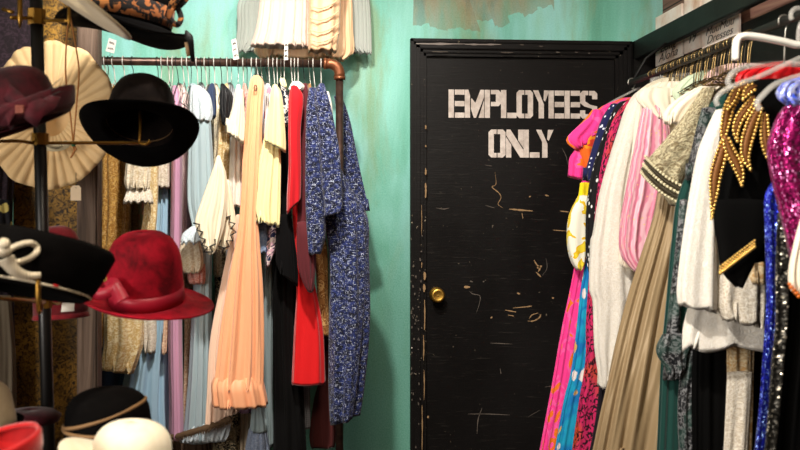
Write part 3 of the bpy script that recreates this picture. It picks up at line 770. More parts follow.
garment('pale_net_dress', 'pale peach net dress with a slanting hem and brown fur band, behind the peach gown', 'dress', [
    ('dress', [(215, 236, 241), (250, 228, 240), (280, 222, 240), (340, 211, 236), (400, 207, 240), (420, 205, 238)], 3.945, .02, B['pale_peach_net'], O(lam=.03, amp=(.002, .007), hem=lambda c, s, t: .03*c))])
for px_, lbl in ((0, ''),):
    P = smooth_pts([W(x, y, 3.93) for x, y in ((166, 438), (185, 434), (205, 428), (222, 422), (231, 418))], 8)
    bm = bmesh.new(); rr = [.010+.004*random.random() for _ in P]; tube_bm(bm, P, rr, 10)
    for p in P:
        for q in range(26):
            a = random.uniform(0, 2*PI); d = Vector((random.uniform(-.5, .5), math.cos(a), math.sin(a)-.25)).normalized()
            s = p+d*.008; t = p+d*random.uniform(.016, .026)+Vector((0, 0, -.004)); sd = Vector((.0012, 0, 0))
            v = [bm.verts.new(s-sd), bm.verts.new(s+sd), bm.verts.new(t)]; bm.faces.new(v)
    fur = frombm(bm, 'fur_trimmed_skirt', B['brown_fur'], None)
    par = empty('fur_trimmed_skirt', W(200, 380, 3.98), 'blue grey skirt with a slanting brown fur hem at the foot of the pipe rack', 'skirt')
    fur.name = 'fur_band'; fur.parent = par; fur.matrix_parent_inverse = Matrix.Translation(-par.location)
    cloth('lining', [(424, 196, 231), (436, 178, 228), (442, 180, 224)], 4.0, .02, B['pale_blue_eyelet'], par)
garment('brown_pleated_skirt', 'brown pleated skirt just visible under the slanting fur hem', 'skirt', [
    ('skirt', [(432, 170, 214), (450, 170, 216), (500, 166, 220)], 4.22, .03, B['brown_pleats'], O(lam=.02, amp=(.004, .010)))])
root = garment('peach_gown', 'long peach chiffon gown with a ruffled hem, brightest on the pipe rack', 'dress', [
    ('gown', [(76, 254, 259), (79, 251, 262), (86, 249.5, 264), (100, 247, 263), (118, 246, 262), (140, 244.5, 261.5), (160, 243, 261), (190, 242, 259.5), (225, 239, 258), (280, 228, 261), (330, 220, 262), (390, 214, 262)], 3.86, .05, B['peach_chiffon'], O(lam=.045, amp=(.004, .016))),
    ('ruffle', [(375, 216, 261), (381, 212.5, 263), (386, 212, 264), (395, 213, 266), (405, 214, 267.5)], 3.86, .066, B['peach_satin_hem'], O(lam=.05, amp=(.006, .014), hem=scallop(7, .006)))])
tube('keyhole_trim', [W(255.5+1.3*math.cos(a), 88+3*math.sin(a), 3.795) for a in [i*PI/6 for i in range(12)]], .0022, mTrim, root, 6, True)
garment('rose_floral_blouse', 'white blouse with small rose print right of the peach gown', 'blouse', [
    ('blouse', [(84, 266, 269), (92, 265, 273), (120, 264, 270), (170, 262.5, 267), (215, 261, 266)], 3.96, .03, B['rose_floral_white'], O(deep_top=True))])
garment('yellow_blouse', 'pale yellow chiffon blouse with tiered floating sleeves', 'blouse', [
    ('shoulder', [(85, 273, 277), (92, 271, 281), (106, 269, 283), (125, 266, 284), (138, 264, 284.5), (147, 264, 284.5)], 3.82, .035, B['pale_yellow_chiffon'], O(lam=.035, amp=(.002, .007), hem=lambda c, s, t: -.022*c)),
    ('sleeve', [(138, 264, 280), (165, 258, 281), (190, 254, 281), (208, 252, 281), (222, 256, 280)], 3.85, .03, B['pale_yellow_chiffon'], O(lam=.03, amp=(.003, .010), hem=scallop(7, .012, -.01)))])
garment('blue_lace_blouse', 'dusty blue lace blouse with its hem beside the peach skirt', 'blouse', [
    ('blouse', [(205, 258, 268), (228, 256, 268), (240, 255.5, 268), (252, 256, 267)], 3.92, .025, B['blue_lace'], O(hem=scallop(7, .008)))])
garment('grey_crepe_dress', 'long grey blue crepe dress between the peach gown and the black dress', 'dress', [
    ('dress', [(90, 270, 272), (150, 266, 273), (250, 263, 273), (350, 262.5, 272), (445, 265, 274)], 4.1, .05, B['grey_blue_crepe'], O(lam=.03, amp=(.002, .009)))])
garment('floral_scarf', 'navy and pink floral scarf hanging to a point beside the black dress', 'scarf', [
    ('scarf', [(200, 272, 278), (215, 270, 280), (235, 268, 278), (252, 266.5, 275), (267, 267, 269.5)], 3.9, .012, B['navy_pink_floral'], O(lam=.03))])
garment('lace_hem_dress', 'slate blue dress with a lace flounce at the bottom below the peach ruffle', 'dress', [
    ('dress', [(385, 253, 260), (400, 252, 262), (415, 251, 264), (432, 249, 266)], 4.0, .03, B['grey_blue_crepe'], O(lam=.03)),
    ('lace_flounce', [(428, 249, 266), (445, 246, 269), (480, 243, 272)], 4.0, .035, B['slate_blue_lace'], O(lam=.03))])
garment('beige_skirt', 'plain beige skirt between the speckled dress and the slate lace flounce', 'skirt', [
    ('skirt', [(395, 241, 254), (430, 240, 251), (480, 239, 250)], 4.13, .02, B['beige_crepe'], O(lam=.03))])
garment('printed_blouse', 'navy and white printed blouse with a cream collar, squeezed beside the red dress', 'blouse', [
    ('blouse', [(86, 281, 284), (96, 281.5, 289), (110, 283, 289), (125, 285, 288)], 3.86, .02, B['navy_white_print'], O()),
    ('collar', [(79, 290-10, 285), (84, 280, 286), (88, 282, 286)], 3.9, .02, B['pale_yellow_chiffon'], O())])
garment('black_dress', 'long plain black dress hanging between the grey and the scarlet dresses', 'dress', [
    ('dress', [(92, 286, 289), (110, 284, 288), (150, 282, 287.5), (200, 276, 290), (260, 273, 296), (330, 273.5, 297), (400, 273.5, 303), (480, 273, 306)], 4.02, .07, B['black_crepe'], O(lam=.05, amp=(.003, .010))),
    ('sleeve', [(215, 277, 291), (240, 276, 295), (265, 277, 298), (279, 280, 298)], 3.88, .02, B['black_knit'], O(lam=.04, hem=lambda c, s, t: -.03*c))])
garment('red_dress', 'bright scarlet wool dress with a white collar and a wide hem', 'dress', [
    ('bodice', [(86, 291, 297), (96, 289, 303), (130, 288, 300), (165, 288, 300), (198, 286.5, 300), (207, 286.5, 300)], 3.83, .03, B['red_wool'], O(lam=.05, amp=(.002, .007), hem=lambda c, s, t: .03*c, hemw=.05)),
    ('skirt', [(95, 297, 301), (200, 292, 301), (240, 293, 304), (285, 296, 314), (330, 294, 323), (384, 292.5, 326.5)], 3.94, .045, B['scarlet_wool'], O(lam=.07, amp=(.001, .008))),
    ('collar', [(82, 293, 300), (86, 291, 304), (91, 290, 303)], 3.88, .035, B['white_organza'], O())])
garment('burgundy_jacket', 'burgundy jacket with a pointed sleeve between the scarlet dress and navy tweed', 'jacket', [
    ('shoulder', [(84, 303, 307), (96, 301.5, 309), (150, 300.5, 307.5), (200, 299.5, 308), (226, 298.5, 309)], 3.9, .025, B['burgundy_crepe'], O(lam=.04)),
    ('sleeve', [(222, 297, 310), (245, 296.5, 315), (268, 299, 315), (283, 304, 314), (292, 309, 313)], 3.82, .025, B['burgundy_crepe'], O(lam=.04))])
garment('corduroy_skirt', 'dark maroon corduroy skirt hanging lowest, left of the navy tweed hem', 'skirt', [
    ('skirt', [(330, 318, 331), (375, 320, 334), (400, 314, 334), (436, 309, 336), (447, 310, 334)], 4.12, .03, B['maroon_corduroy'], O(lam=.06, amp=(.001, .005)))])
garment('grey_checked_skirt', 'grey checked skirt peeking out under the scarlet hem', 'skirt', [
    ('skirt', [(360, 303, 311), (380, 302, 310), (428, 303, 311)], 4.08, .02, B['grey_check'], O(lam=.03))])
garment('paisley_dress', 'tan paisley dress whose hem shows between the scarlet skirt and navy tweed', 'dress', [
    ('dress', [(84, 308.5, 311), (98, 308, 313), (200, 307, 309), (225, 310, 322), (250, 314.5, 327.5), (300, 318, 329), (336, 319, 330)], 3.98, .022, B['tan_paisley'], O(lam=.05, amp=(.001, .004)))])
garment('tweed_dress', 'navy and white tweed dress with long sleeves at the right end of the pipe rack', 'dress', [
    ('body', [(86, 318, 323), (100, 312, 329), (150, 310, 334), (180, 314, 346), (215, 322, 366), (250, 328, 367.5), (330, 330, 368), (380, 331, 364), (418, 332, 359)], 3.93, .085, B['navy_tweed'], O(lam=.09, amp=(.004, .022), hem=lambda c, s, t: .02*c)),
    ('sleeve', [(88, 309, 316), (110, 306.5, 322), (160, 306, 324), (200, 306, 325), (235, 307, 325), (254, 308, 320)], 3.80, .028, B['navy_tweed'], O(lam=.05, amp=(.001, .006))),
    ('sleeve', [(84, 319, 324), (98, 314, 329), (120, 317, 334), (150, 319, 340), (185, 322, 343), (206, 325, 344), (215, 325, 342)], 3.78, .03, B['navy_tweed'], O(lam=.05, amp=(.002, .007), hem=lambda c, s, t: .012*c)),
    ('sleeve', [(96, 334, 342), (120, 338, 350), (150, 342, 356), (190, 344, 364), (212, 346, 369)], 4.16, .03, B['navy_tweed'], O(lam=.05, amp=(.001, .006), hem=lambda c, s, t: .005*c)),
    ('lining', [(92, 325, 329), (105, 325.5, 332), (138, 328, 333)], 3.84, .018, B['white_organza'], O())])

fab('cream_knit', '#e8dcc0', 'specks', '#b7a57f', '#f2ead6', scale=.8)
fab('silver_satin', '#b9bcc2', 'satin', '#8f949c', rough=.35)
fab('pale_pink_cotton', '#efd3cf', 'plain', '#e4c0bd')
fab('sage_print', '#cfd6c2', 'floral', '#e9b9a8', '#f3efe2', '#9fb29a', scale=1.5)
fab('powder_blue', '#c3d3e0', 'plain', '#aebfd0')
for nm, lb, ct, rows, mt in (
    ('cream_blouse', 'plain cream blouse behind the beige lace dress, near the wooden post', 'blouse', [(85, 113, 118), (97, 110, 124), (200, 112, 130), (262, 113, 130)], 'cream_cotton'),
    ('floral_print_dress', 'sage floral dress tucked behind the brocade gown', 'dress', [(85, 140, 144), (98, 137, 148), (200, 139, 150), (300, 138, 150), (345, 138, 150)], 'sage_print'),
    ('ivory_slip', 'ivory slip squeezed behind the blue satin dress', 'dress', [(84, 153, 157), (97, 150, 160), (200, 150, 160), (300, 150, 162)], 'cream_chiffon' if 'cream_chiffon' in B else 'ivory_georgette'),
    ('pink_cotton_blouse', 'pale pink blouse showing its shoulder left of the eyelet shoulder', 'blouse', [(84, 178, 182), (96, 176, 189), (180, 178, 190), (250, 178, 191)], 'pale_pink_cotton'),
    ('silver_blouse', 'silver satin blouse deep behind the navy blouse', 'blouse', [(83, 199, 203), (95, 197, 208), (180, 199, 210), (240, 200, 210)], 'silver_satin'),
    ('cream_knit_cardigan', 'cream knitted cardigan in a narrow strip behind the bell sleeves', 'cardigan', [(84, 213, 217), (95, 211, 221), (150, 212, 222), (190, 213, 222), (275, 214, 223)], 'cream_knit'),
    ('silver_grey_dress', 'silver grey satin dress behind the sheer white blouse', 'dress', [(83, 228, 232), (95, 226, 236), (200, 226, 238), (330, 224, 238)], 'silver_satin'),
    ('powder_blue_blouse', 'powder blue blouse behind the rose printed one', 'blouse', [(83, 263, 267), (94, 260, 272), (150, 262, 273), (250, 262, 273)], 'powder_blue'),
    ('black_blouse', 'black blouse deep between the yellow and the red sleeves', 'blouse', [(84, 278, 282), (94, 275, 288), (200, 276, 290), (300, 278, 292)], 'black_crepe'),
    ('tan_cardigan', 'tan cardigan shoulder between burgundy and navy tweed', 'cardigan', [(84, 304, 308), (95, 300, 313), (200, 302, 314), (300, 303, 314)], 'tan_paisley')):
    garment(nm, lb, ct, [(nm, rows, 4.17, .11, B[mt], O(deep_top=True, lam=.035, amp=(.002, .006)))])
# ------------------------------------------------------------------ paper tags on the pipe rail
mPaper = simple('white_card', '#e9e4dc', .8); mInk = simple('black_ink', '#2a2725', .8)
def card(name, quad, Y, label, scr=3, th=.0015, lay=None, group=None, mat=None, cat='tag'):
    P = [W(x, y, Y) for x, y in quad]
    bm = bmesh.new(); a = [bm.verts.new(p) for p in P]; b = [bm.verts.new(p+Vector((0, th, 0))) for p in P]; n = len(P)
    bm.faces.new(a); bm.faces.new(b[::-1])
    for i in range(n): bm.faces.new((a[i], b[i], b[(i+1) % n], a[(i+1) % n]))
    bmesh.ops.recalc_face_normals(bm, faces=bm.faces)
    root = tag(frombm(bm, name, mat or mPaper, None, False), label, cat, group)
    rn = random.Random(5)
    if scr:
        tl, tr_, br, bl = P[:4]
        bm = bmesh.new()
        for k in range(scr):
            f = (k+.7)/(scr+.4)
            A = tl.lerp(bl, f); Bp = tr_.lerp(br, f); pts = []
            for j in range(13):
                t = .18+.64*j/12; p = A.lerp(Bp, t); p = p+Vector((0, -.0012, (.3 if j % 2 else -.3)*(bl-tl).length/(scr+1)*rn.uniform(.5, 1))); pts.append(p)
            tube_bm(bm, pts, .0009, 4)
        frombm(bm, 'handwriting', mInk, root)
    return root
card('size_tag', [(109, 38), (116.5, 40.5), (114, 53.5), (105.5, 51)], 4.0, 'white size tag with two lines of writing, above the rail near the wooden post', 2)
card('size_tag', [(231.5, 40), (236, 38.5), (239, 59), (233.5, 60)], 4.0, 'tilted white size tag standing on the rail below the hanging skirts', 3)
card('size_tag', [(284.5, 41), (288, 41), (288, 60), (284, 60)], 4.0, 'narrow white size tag on the rail below the ruched satin panel', 3)
tube('tag_tie', [W(110, 52, 4.0), W(110, 58, YR-.02)], .0008, mHG, bpy.data.objects['size_tag'], 4)

# ------------------------------------------------------------------ party skirts hanging high on the wall
def tulle(name, rows, Y, mat, lam=.03, amp=(.004, .014), **k): return (name, rows, Y, .06, mat, O(lam=lam, amp=amp, **k))
root = garment('tulle_skirt', 'peach satin and ivory tulle skirt with a ruched panel, hung high on the wall', 'skirt', [
    ('ruched_panel', [(-60, 300, 340), (-20, 305, 344), (0, 309, 341), (30, 309, 340), (50, 309, 337)], 4.17, .05, B['peach_satin'], O(lam=.08, amp=(.002, .008), hem=scallop(8, .012))),
    ('tulle_layer', [(-60, 275, 302), (-20, 262, 306), (0, 260, 308), (30, 256, 308), (47, 251, 309)], 4.2, .05, B['ivory_tulle'], O(lam=.035, amp=(.003, .008))),
    ('satin_layer', [(-60, 276, 345), (0, 262, 352), (30, 258, 352), (52, 254, 352), (57, 258, 345)], 4.32, .05, B['peach_satin'], O(lam=.06, amp=(.003, .012), hem=scallop(6, .014))),
    ('waistband', [(-78, 298, 330), (-58, 297, 331)], 4.25, .03, B['peach_satin'], O())])
for yy in (4, 16, 28, 38):
    tube('ruching_seam', smooth_pts([W(310, yy+2, 4.105), W(320, yy+4, 4.10), (W(330, yy+1, 4.10)), W(339, yy-5, 4.12)], 4), .003, B['peach_satin'], root, 6)
root2 = garment('grey_net_underskirt', 'whitish grey net underskirt spreading either side of the peach satin skirt', 'skirt', [
    ('net_layer', [(-60, 290, 350), (-20, 262, 366), (0, 240, 369), (30, 238, 371), (53, 236, 372)], 4.41, .03, B['grey_tulle'], O(lam=.03, amp=(.004, .012), hem=zig(26, .006)))])
for r_, xx, Yk in ((root, 314, 4.25), (root2, 312, 4.41)):
    p = W(xx, -74, Yk)
    tube('hanging_loop', [p, p+Vector((0, 0, .06)), Vector((p.x, 4.49, p.z+.07))], .004, mHG, r_, 6)

# ------------------------------------------------------------------ wooden rack with rail along the right wall
XRAIL = 1.30; ZR = 1.855
rr_ = empty('wooden_rack', (1.46, 4.44, 0), 'black wooden rack frame with a long beam and rail along the right wall', 'clothes rack')
zb0 = W(632, 60, 4.44).z; zb1 = W(632, 41.5, 4.44).z
xb = W(633, 50, 4.44).x
box('beam', (xb, .5, zb0), (xb+.03, 4.44, zb1), mBeam, rr_, .003)
box('post', (xb, 4.42, 0), (XR-.014, 4.47, zb1), mBlack, rr_, .002)
box('post', (xb+.006, .5, 0), (xb+.045, .55, zb0-.001), mBeam, rr_, .002)
mRail = simple('dark_steel_rail', '#0d0b0a', .6, .2)
tube('rail', [(XRAIL, .6, ZR), (XRAIL, 4.03, ZR)], .0125, mRail, rr_, 16)
for y in (.8, 4.02):
    tube('rail_bracket', [(XRAIL, y, ZR), (XRAIL+.06, y, ZR+.10), (xb+.02, y, zb0+.02)], .006, mRail, rr_, 8)

# handwritten boards on the right wall
mBoard = NT('aged_paper_board'); _n = mBoard.noise(mBoard.coord('Object'), 9, 4, .6).outputs[0]
mBoard = mBoard.out(mBoard.ramp(_n, [(.4, '#fff6ec'), (.58, '#f6e2d2'), (.75, '#d8b091')]), .8)
XS = 1.524
def wallY(px):   # distance of picture column px on the plane of the boards
    d = FW+RT*((px-400)/F); return XS/d.x*d.y
def board(px0, px1, pyb, h, lines, label, size):
    ya, yb = wallY(px0), wallY(px1)
    zbm = CAMZ+(HZ-pyb)/F*((ya+yb)/2)
    root = empty('handwritten_sign', (XS, (ya+yb)/2, zbm), label, 'sign')
    bm = bmesh.new(); bbox(bm, (XS, yb, zbm), (XS+.01, ya, zbm+h), .001)
    frombm(bm, 'board', mBoard, root, False)
    for txt, dz, fx in lines:
        cu = bpy.data.curves.new('lettering', 'FONT'); cu.body = txt; cu.size = size; cu.shear = .35; cu.align_x = 'CENTER'; cu.extrude = .0004; cu.offset = -.0006
        tmp = bpy.data.objects.new('lettering', cu); COL.objects.link(tmp)
        me = bpy.data.meshes.new_from_object(tmp.evaluated_get(bpy.context.evaluated_depsgraph_get()))
        bpy.data.objects.remove(tmp); bpy.data.curves.remove(cu); me.materials.clear()
        o = link(me, 'lettering', mInk, None, False)
        o.rotation_euler = (PI/2, 0, -PI/2); o.scale = (fx, 1, 1)
        o.parent = root; o.location = (-.0015, 0, dz)
    return root
board(655.5, 681.5, 57.5, .22, [('Aloha', .012, 1.9), ('Long', .052, 1.9)], 'small cream sign reading Long Aloha above the farthest hooks', .052)
board(684, 700, 46.5, .24, [('19', .035, 1.4)], 'cream sign with the number 19, between its two handwritten neighbours', .062)
board(702, 738.5, 37.5, .30, [('Dresses', .014, 1.75), ('MuuMuu', .047, 1.75), ('Small', .082, 1.75)], 'largest cream sign, three lines of handwriting ending in Dresses', .043)

# brown wire hangers in a close row at the far end of the right rail
mWire = simple('brass_brown_wire', '#a48a5c', .35, .9); mWireD = simple('dark_brown_wire', '#3c3226', .4, .7)
def front_hanger(name, y, mat, r, label, group, drop, half=.19, rr=.0125, lean=0, bar=True):
    root = empty(name, (XRAIL, y, ZR), label, 'hanger', group)
    R = rr+r+.001; c = Vector((XRAIL, y, ZR))
    hook = [c+Vector((-R*math.cos(math.radians(d)), 0, R*math.sin(math.radians(d)))) for d in range(-35, 200, 20)]
    hook = hook+smooth_pts([hook[-1], c+Vector((.006, lean*.5, -R-.014)), c+Vector((0, lean, -drop))], 4)[1:]
    tube('hook', hook, r, mat, root, 6)
    n = c+Vector((0, lean, -drop))
    if bar:
        pts = [n, n+Vector((-.015, 0, -.004)), n+Vector((-half+.01, 0, -.022)), n+Vector((-half, 0, -.026)), n+Vector((-half+.01, 0, -.03)), n+Vector((half-.01, 0, -.03)), n+Vector((half, 0, -.026)), n+Vector((half-.01, 0, -.022)), n+Vector((.015, 0, -.004))]
        tube('shoulder_bar', pts, r, mat, root, 6, True)
    return root
for i in range(40):
    y = 3.78-i*.0225-random.uniform(0, .006)
    dk = i % 3 == 1
    front_hanger('wire_hanger', y, mWireD if dk else mWire, .0019, ('dark brown' if dk else 'brassy')+' wire hanger in the crowded row below the handwritten signs', ('dark' if dk else 'brassy')+' wire hangers on the right rail', random.uniform(.085, .10), half=.055, lean=random.uniform(-.008, .008))

# ------------------------------------------------------------------ garments of the right rack, far to near
def XP(X, Y): return PXX(X, Y)
def rrows(Y, lst, right=1.49):
    """rows given by their left outline; the right shoulder hangs near the wall"""
    out = []
    for r in lst:
        if len(r) == 3: out.append(r)
        else: out.append((r[0], r[1], XP(right, Y)))
    return out
A_ = dict(align=False)
def YM(y): return interp([(1.6, 2.15), (1.79, 2.27), (2.1, 2.62), (2.33, 2.88), (2.84, 3.17), (3.5, 3.62), (4.13, 4.0)], y)[0]
def rg(name, label, cat, Y, lst, mat, hd=.03, extra=(), right=1.49, **k):
    o = dict(A_); o.update(k); right = 1.49
    if name == 'taffeta_gown': right = 1.40
    Y0 = Y; Y = YM(Y); hd = min(hd, .013) if Y0 > 3.55 else (min(hd, .022) if Y0 > 2.6 and name != 'taffeta_gown' else hd); parts = [('body' if extra else name, rrows(Y, lst, right), Y, hd, mat, o)]
    for e in extra:
        oo = dict(A_); oo.update(e[5] if len(e) > 5 else {}); parts.append((e[0], e[1], YM(e[2]), e[3], e[4], oo))
    return garment(name, label, cat, parts)
rg('pink_outfit', 'hot pink and orange outfit nearest the door, with a ruffled sleeve', 'dress', 4.13,
   [(98, 622, 640), (106, 603, 655), (118, 590), (150, 588), (190, 582), (230, 578), (268, 574), (330, 562), (390, 552), (460, 538)], B['hot_pink_print'], .035,
   [('sleeve', [(110, 592, 601), (120, 584, 605), (130, 574, 603), (136, 567, 600), (140, 567, 594), (146, 577, 590)], 4.02, .028, B['hot_pink_print'], O(lam=.045, amp=(.002, .008), hem=lambda c, s, t: .02*c)),
    ('sleeve', [(142, 580, 600), (152, 573, 594), (158, 569, 590), (170, 568, 586), (179, 567, 585)], 4.05, .025, B['hot_pink_print'], O(lam=.045, amp=(.002, .008), hem=lambda c, s, t: -.01*c)),
    ('orange_panel', [(124, 588, 604), (136, 583, 602), (150, 580, 600), (165, 586, 598)], 4.0, .014, B['orange_cotton'], O(lam=.05, hem=lambda c, s, t: .02*c)),
    ('sash', [(180, 582, 588), (205, 578, 586), (222, 574, 584), (236, 572, 582)], 4.03, .02, B['hot_pink_print'], O())], lam=.05, amp=(.002, .008))
rg('yellow_print_dress', 'white dress with yellow print, pouting out between pink skirt and black dots', 'dress', 4.05,
   [(106, 626, 645), (120, 616), (150, 606), (190, 598), (235, 592), (262, 590), (280, 588), (300, 590, 620)], B['yellow_crepe'], .014,
   [('strap', [(183, 580, 590), (200, 577, 588), (222, 571, 583)], 4.0, .012, B['yellow_crepe'], O()),
    ('sleeve', [(196, 578, 588), (215, 569, 586), (235, 566.5, 586), (252, 568, 585), (264, 572, 583), (270, 576, 580)], 3.97, .03, B['yellow_white_print'], O(lam=.06, amp=(.001, .005)))])
rg('turquoise_floral_dress', 'turquoise blue dress with white flowers, right of the pink skirt', 'dress', 3.98,
   [(104, 622, 650), (115, 610), (200, 600), (280, 582), (330, 576), (370, 571), (400, 564), (460, 554)], B['turquoise_floral'], .022, lam=.05, amp=(.001, .006))
rg('navy_floral_dress', 'navy dress with small pale flowers and a slanting sleeve near the door', 'dress', 3.9,
   [(101, 622, 650), (108, 611), (125, 603), (160, 598), (200, 597), (300, 592), (340, 587), (362, 586)], B['navy_floral'], .02,
   [('sleeve', [(104, 611, 618), (118, 602, 616), (140, 594, 608), (165, 586, 600), (181, 581, 593)], 3.83, .02, B['navy_floral'], O(lam=.05, amp=(.001, .004)))])
rg('dotted_black_dress', 'black dress with white dots just right of the yellow sleeve', 'dress', 3.75,
   [(99, 630, 650), (104, 618), (120, 609), (150, 598), (175, 591), (200, 587), (230, 585), (262, 586), (300, 594), (370, 592)], B['black_white_dots'], .02, lam=.06, amp=(.001, .006))
rg('pink_leopard_dress', 'long magenta dress with black leopard marks', 'dress', 3.67,
   [(95, 636, 650), (101, 627), (120, 613), (150, 604), (190, 597), (230, 593), (270, 589), (320, 586), (360, 586), (400, 580), (460, 571)], B['magenta_leopard'], .02, lam=.06, amp=(.001, .006))
rg('plum_jacket', 'dark plum garment showing only a sliver beside the white lace jacket', 'jacket', 3.59,
   [(90, 645, 660), (97, 633), (120, 621), (150, 612), (190, 604), (230, 600), (300, 599), (400, 598), (480, 585)], B['dark_plum'], .02, lam=.06)
rg('white_lace_jacket', 'long white lace jacket with a full sleeve, in the middle of the right rack', 'jacket', 3.5,
   [(78, 662, 690), (83, 650), (90, 640), (98, 631), (115, 624), (150, 615), (200, 604), (260, 599), (330, 600), (385, 598, 660)], B['cream_white_lace'], .03,
   [('sleeve', [(92, 637, 650), (106, 627, 648), (130, 619, 640), (155, 611, 634), (195, 600, 628), (235, 593, 628), (240, 591, 630), (290, 589, 634), (300, 592, 634), (345, 594, 626), (372, 598, 618), (386, 600, 610)], 3.42, .035, B['white_lace'], O(lam=.06, amp=(.002, .008), hem=scallop(6, .01)))], lam=.05)
rg('pink_sequin_dress', 'sheer pink dress with gold sequin stripes, between white jacket and embroidered sleeve', 'dress', 3.3,
   [(82, 660, 700), (88, 648), (100, 640), (120, 636), (160, 632), (200, 628), (240, 624), (265, 622), (273, 640, 690)], B['cream_chiffon'], .03,
   [('sleeve', [(98, 645, 662), (120, 640, 668), (150, 634, 670), (190, 626, 668), (225, 620, 660), (255, 621, 654), (272, 634, 650)], 3.23, .025, B['pink_sequin'], O(lam=.03, amp=(.002, .009))),
    ('shoulder', [(88, 642, 676), (98, 636, 678), (112, 648, 676), (120, 656, 672)], 3.22, .02, B['cream_chiffon'], O(lam=.04))], lam=.04)
rg('mint_blouse', 'pale mint blouse with just its shoulder showing above the embroidered sleeve', 'blouse', 3.15,
   [(70, 706, 740), (75, 690), (83, 679), (92, 672), (110, 680), (180, 690), (240, 695)], B['mint_cotton'], .025)
rg('blush_blouse', 'blush pink blouse with a rounded shoulder, behind the clear hangers', 'blouse', 3.07,
   [(64, 728, 770), (68, 714), (75, 705), (84, 702), (94, 704), (150, 710), (240, 715)], B['blush_cotton'], .022)
rg('taffeta_gown', 'long tan taffeta gown with deep shiny folds, widest at the floor', 'dress', 2.98,
   [(96, 700, 740), (108, 690), (170, 668), (190, 660), (215, 655), (250, 644), (300, 628), (350, 615), (400, 604), (460, 593)], B['tan_taffeta'], .05, [], right=1.28, lam=.06, amp=(.006, .020))
rg('embroidered_jacket', 'khaki jacket with cream scrollwork embroidery and a banded wide sleeve', 'jacket', 2.84,
   [(84, 722, 770), (92, 712), (105, 702), (130, 700), (170, 698), (230, 690), (250, 700, 760)], B['khaki_embroidery'], .025,
   [('sleeve', [(88, 702, 716), (104, 692, 710), (124, 678, 704), (146, 660, 700), (160, 648, 692), (172, 641, 686), (186, 653, 681), (198, 667, 678), (206, 674, 677)], 2.76, .024, B['khaki_embroidery'], O(lam=.06, amp=(.001, .004), hem=lambda c, s, t: 0)),
    ('shoulder', [(86, 700, 722), (94, 684, 712), (106, 668, 698), (116, 662, 690), (124, 664, 680)], 2.82, .02, B['cream_chiffon'], O(lam=.04))])
_emb = bpy.data.objects['embroidered_jacket']
mCuff = simple('cream_cuff_braid', '#e2d8b2', .6); mCuffD = simple('dark_cuff_braid', '#4c4434', .7)
for dq, mt, r in ((0, mCuff, .006), (4.5, mCuffD, .007), (9, mCuff, .006), (14, mCuffD, .007), (19, mCuff, .0055)):
    P = smooth_pts([W(x-dq*.22, y+dq*.85, YM(2.70)) for x, y in ((645, 156), (650, 162), (657, 169), (668, 178), (682, 186))], 8)
    if mt is mCuff:
        bm = bmesh.new()
        for i, p in enumerate(P):
            bmesh.ops.create_icosphere(bm, subdivisions=1, radius=r*(1 if i % 2 else .6), matrix=Matrix.Translation(p))
        frombm(bm, 'cuff_band', mt, _emb)
    else: tube('cuff_band', P, r, mt, _emb, 8, flat=.6)
rg('green_velvet_gown', 'dark green velvet gown with black beading, left of the white sequinned jacket', 'dress', 2.66,
   [(94, 722, 770), (104, 710), (130, 702), (160, 692), (200, 677), (240, 672), (300, 667), (350, 662), (400, 659), (470, 655)], B['green_velvet'], .03,
   [('beaded_edge', [(108, 702, 716), (130, 696, 714), (160, 690, 706), (180, 686, 698)], 2.60, .012, B['beaded_black_net'], O()),
    ('beaded_edge', [(200, 680, 688), (260, 674, 683), (320, 668, 680), (380, 664, 676)], 2.60, .010, B['beaded_black_net'], O())], right=1.2, lam=.05)
rg('beaded_net_jacket', 'black net garment with silvery beaded ends hanging below the white sequinned jacket', 'jacket', 2.56,
   [(300, 690, 720), (340, 684, 720), (400, 678, 700), (470, 680, 696)], B['beaded_black_net'], .02,
   [('beaded_end', [(334, 662, 692), (346, 656, 690), (356, 657, 686), (368, 666, 684), (378, 668, 680)], 2.52, .015, B['beaded_black_net'], O(lam=.03))])
rg('long_black_gown', 'plain long black gown hanging below the white sequinned jacket', 'dress', 2.49,
   [(100, 740, 790), (110, 728), (300, 700), (345, 694), (400, 692), (470, 692)], B['black_velvet'], .02, right=1.18, lam=.05)
rg('ivory_rose_skirt', 'ivory skirt with curling rose lace, in a strip below the white jacket', 'skirt', 2.42,
   [(250, 735, 760), (300, 728, 758), (345, 727, 753), (400, 727, 751), (470, 725, 749)], B['bronze_lace'], .015,
   [('lace_layer', [(372, 727, 752), (400, 726, 751), (470, 724, 748)], 2.395, .014, B['cream_lace'], O(lam=.04))])
rg('white_sequin_jacket', 'white sequinned lace jacket with a scalloped hem and long sleeve', 'jacket', 2.33,
   [(98, 742, 790), (108, 728), (130, 722), (200, 716), (260, 706), (300, 690), (328, 682), (344, 681)], B['white_lace'], .03,
   [('sleeve', [(110, 716, 728), (125, 710, 724), (150, 700, 720), (190, 692, 717), (240, 684, 716), (290, 678, 717), (306, 679, 716)], 2.27, .035, B['white_lace'], O(lam=.06, amp=(.002, .008), hem=scallop(5, .012, -.012))),
    ('sleeve', [(250, 724, 764), (280, 716, 764), (305, 714, 763), (320, 722, 760)], 2.27, .028, B['cream_lace'], O(lam=.05, hem=scallop(6, .014, -.012))),
    ('bronze_inset', [(240, 742, 766), (270, 744, 765), (284, 750, 764)], 2.255, .02, B['bronze_lace'], O())], right=1.12, lam=.10, amp=(.002, .008), hem=scallop(7, .022), hemw=.05)
rg('red_satin_blouse', 'red satin blouse with its shoulder under the clear plastic hangers', 'blouse', 2.18,
   [(62, 775, 800), (68, 750), (74, 738), (84, 735), (95, 742), (120, 750)], B['red_satin'], .015)
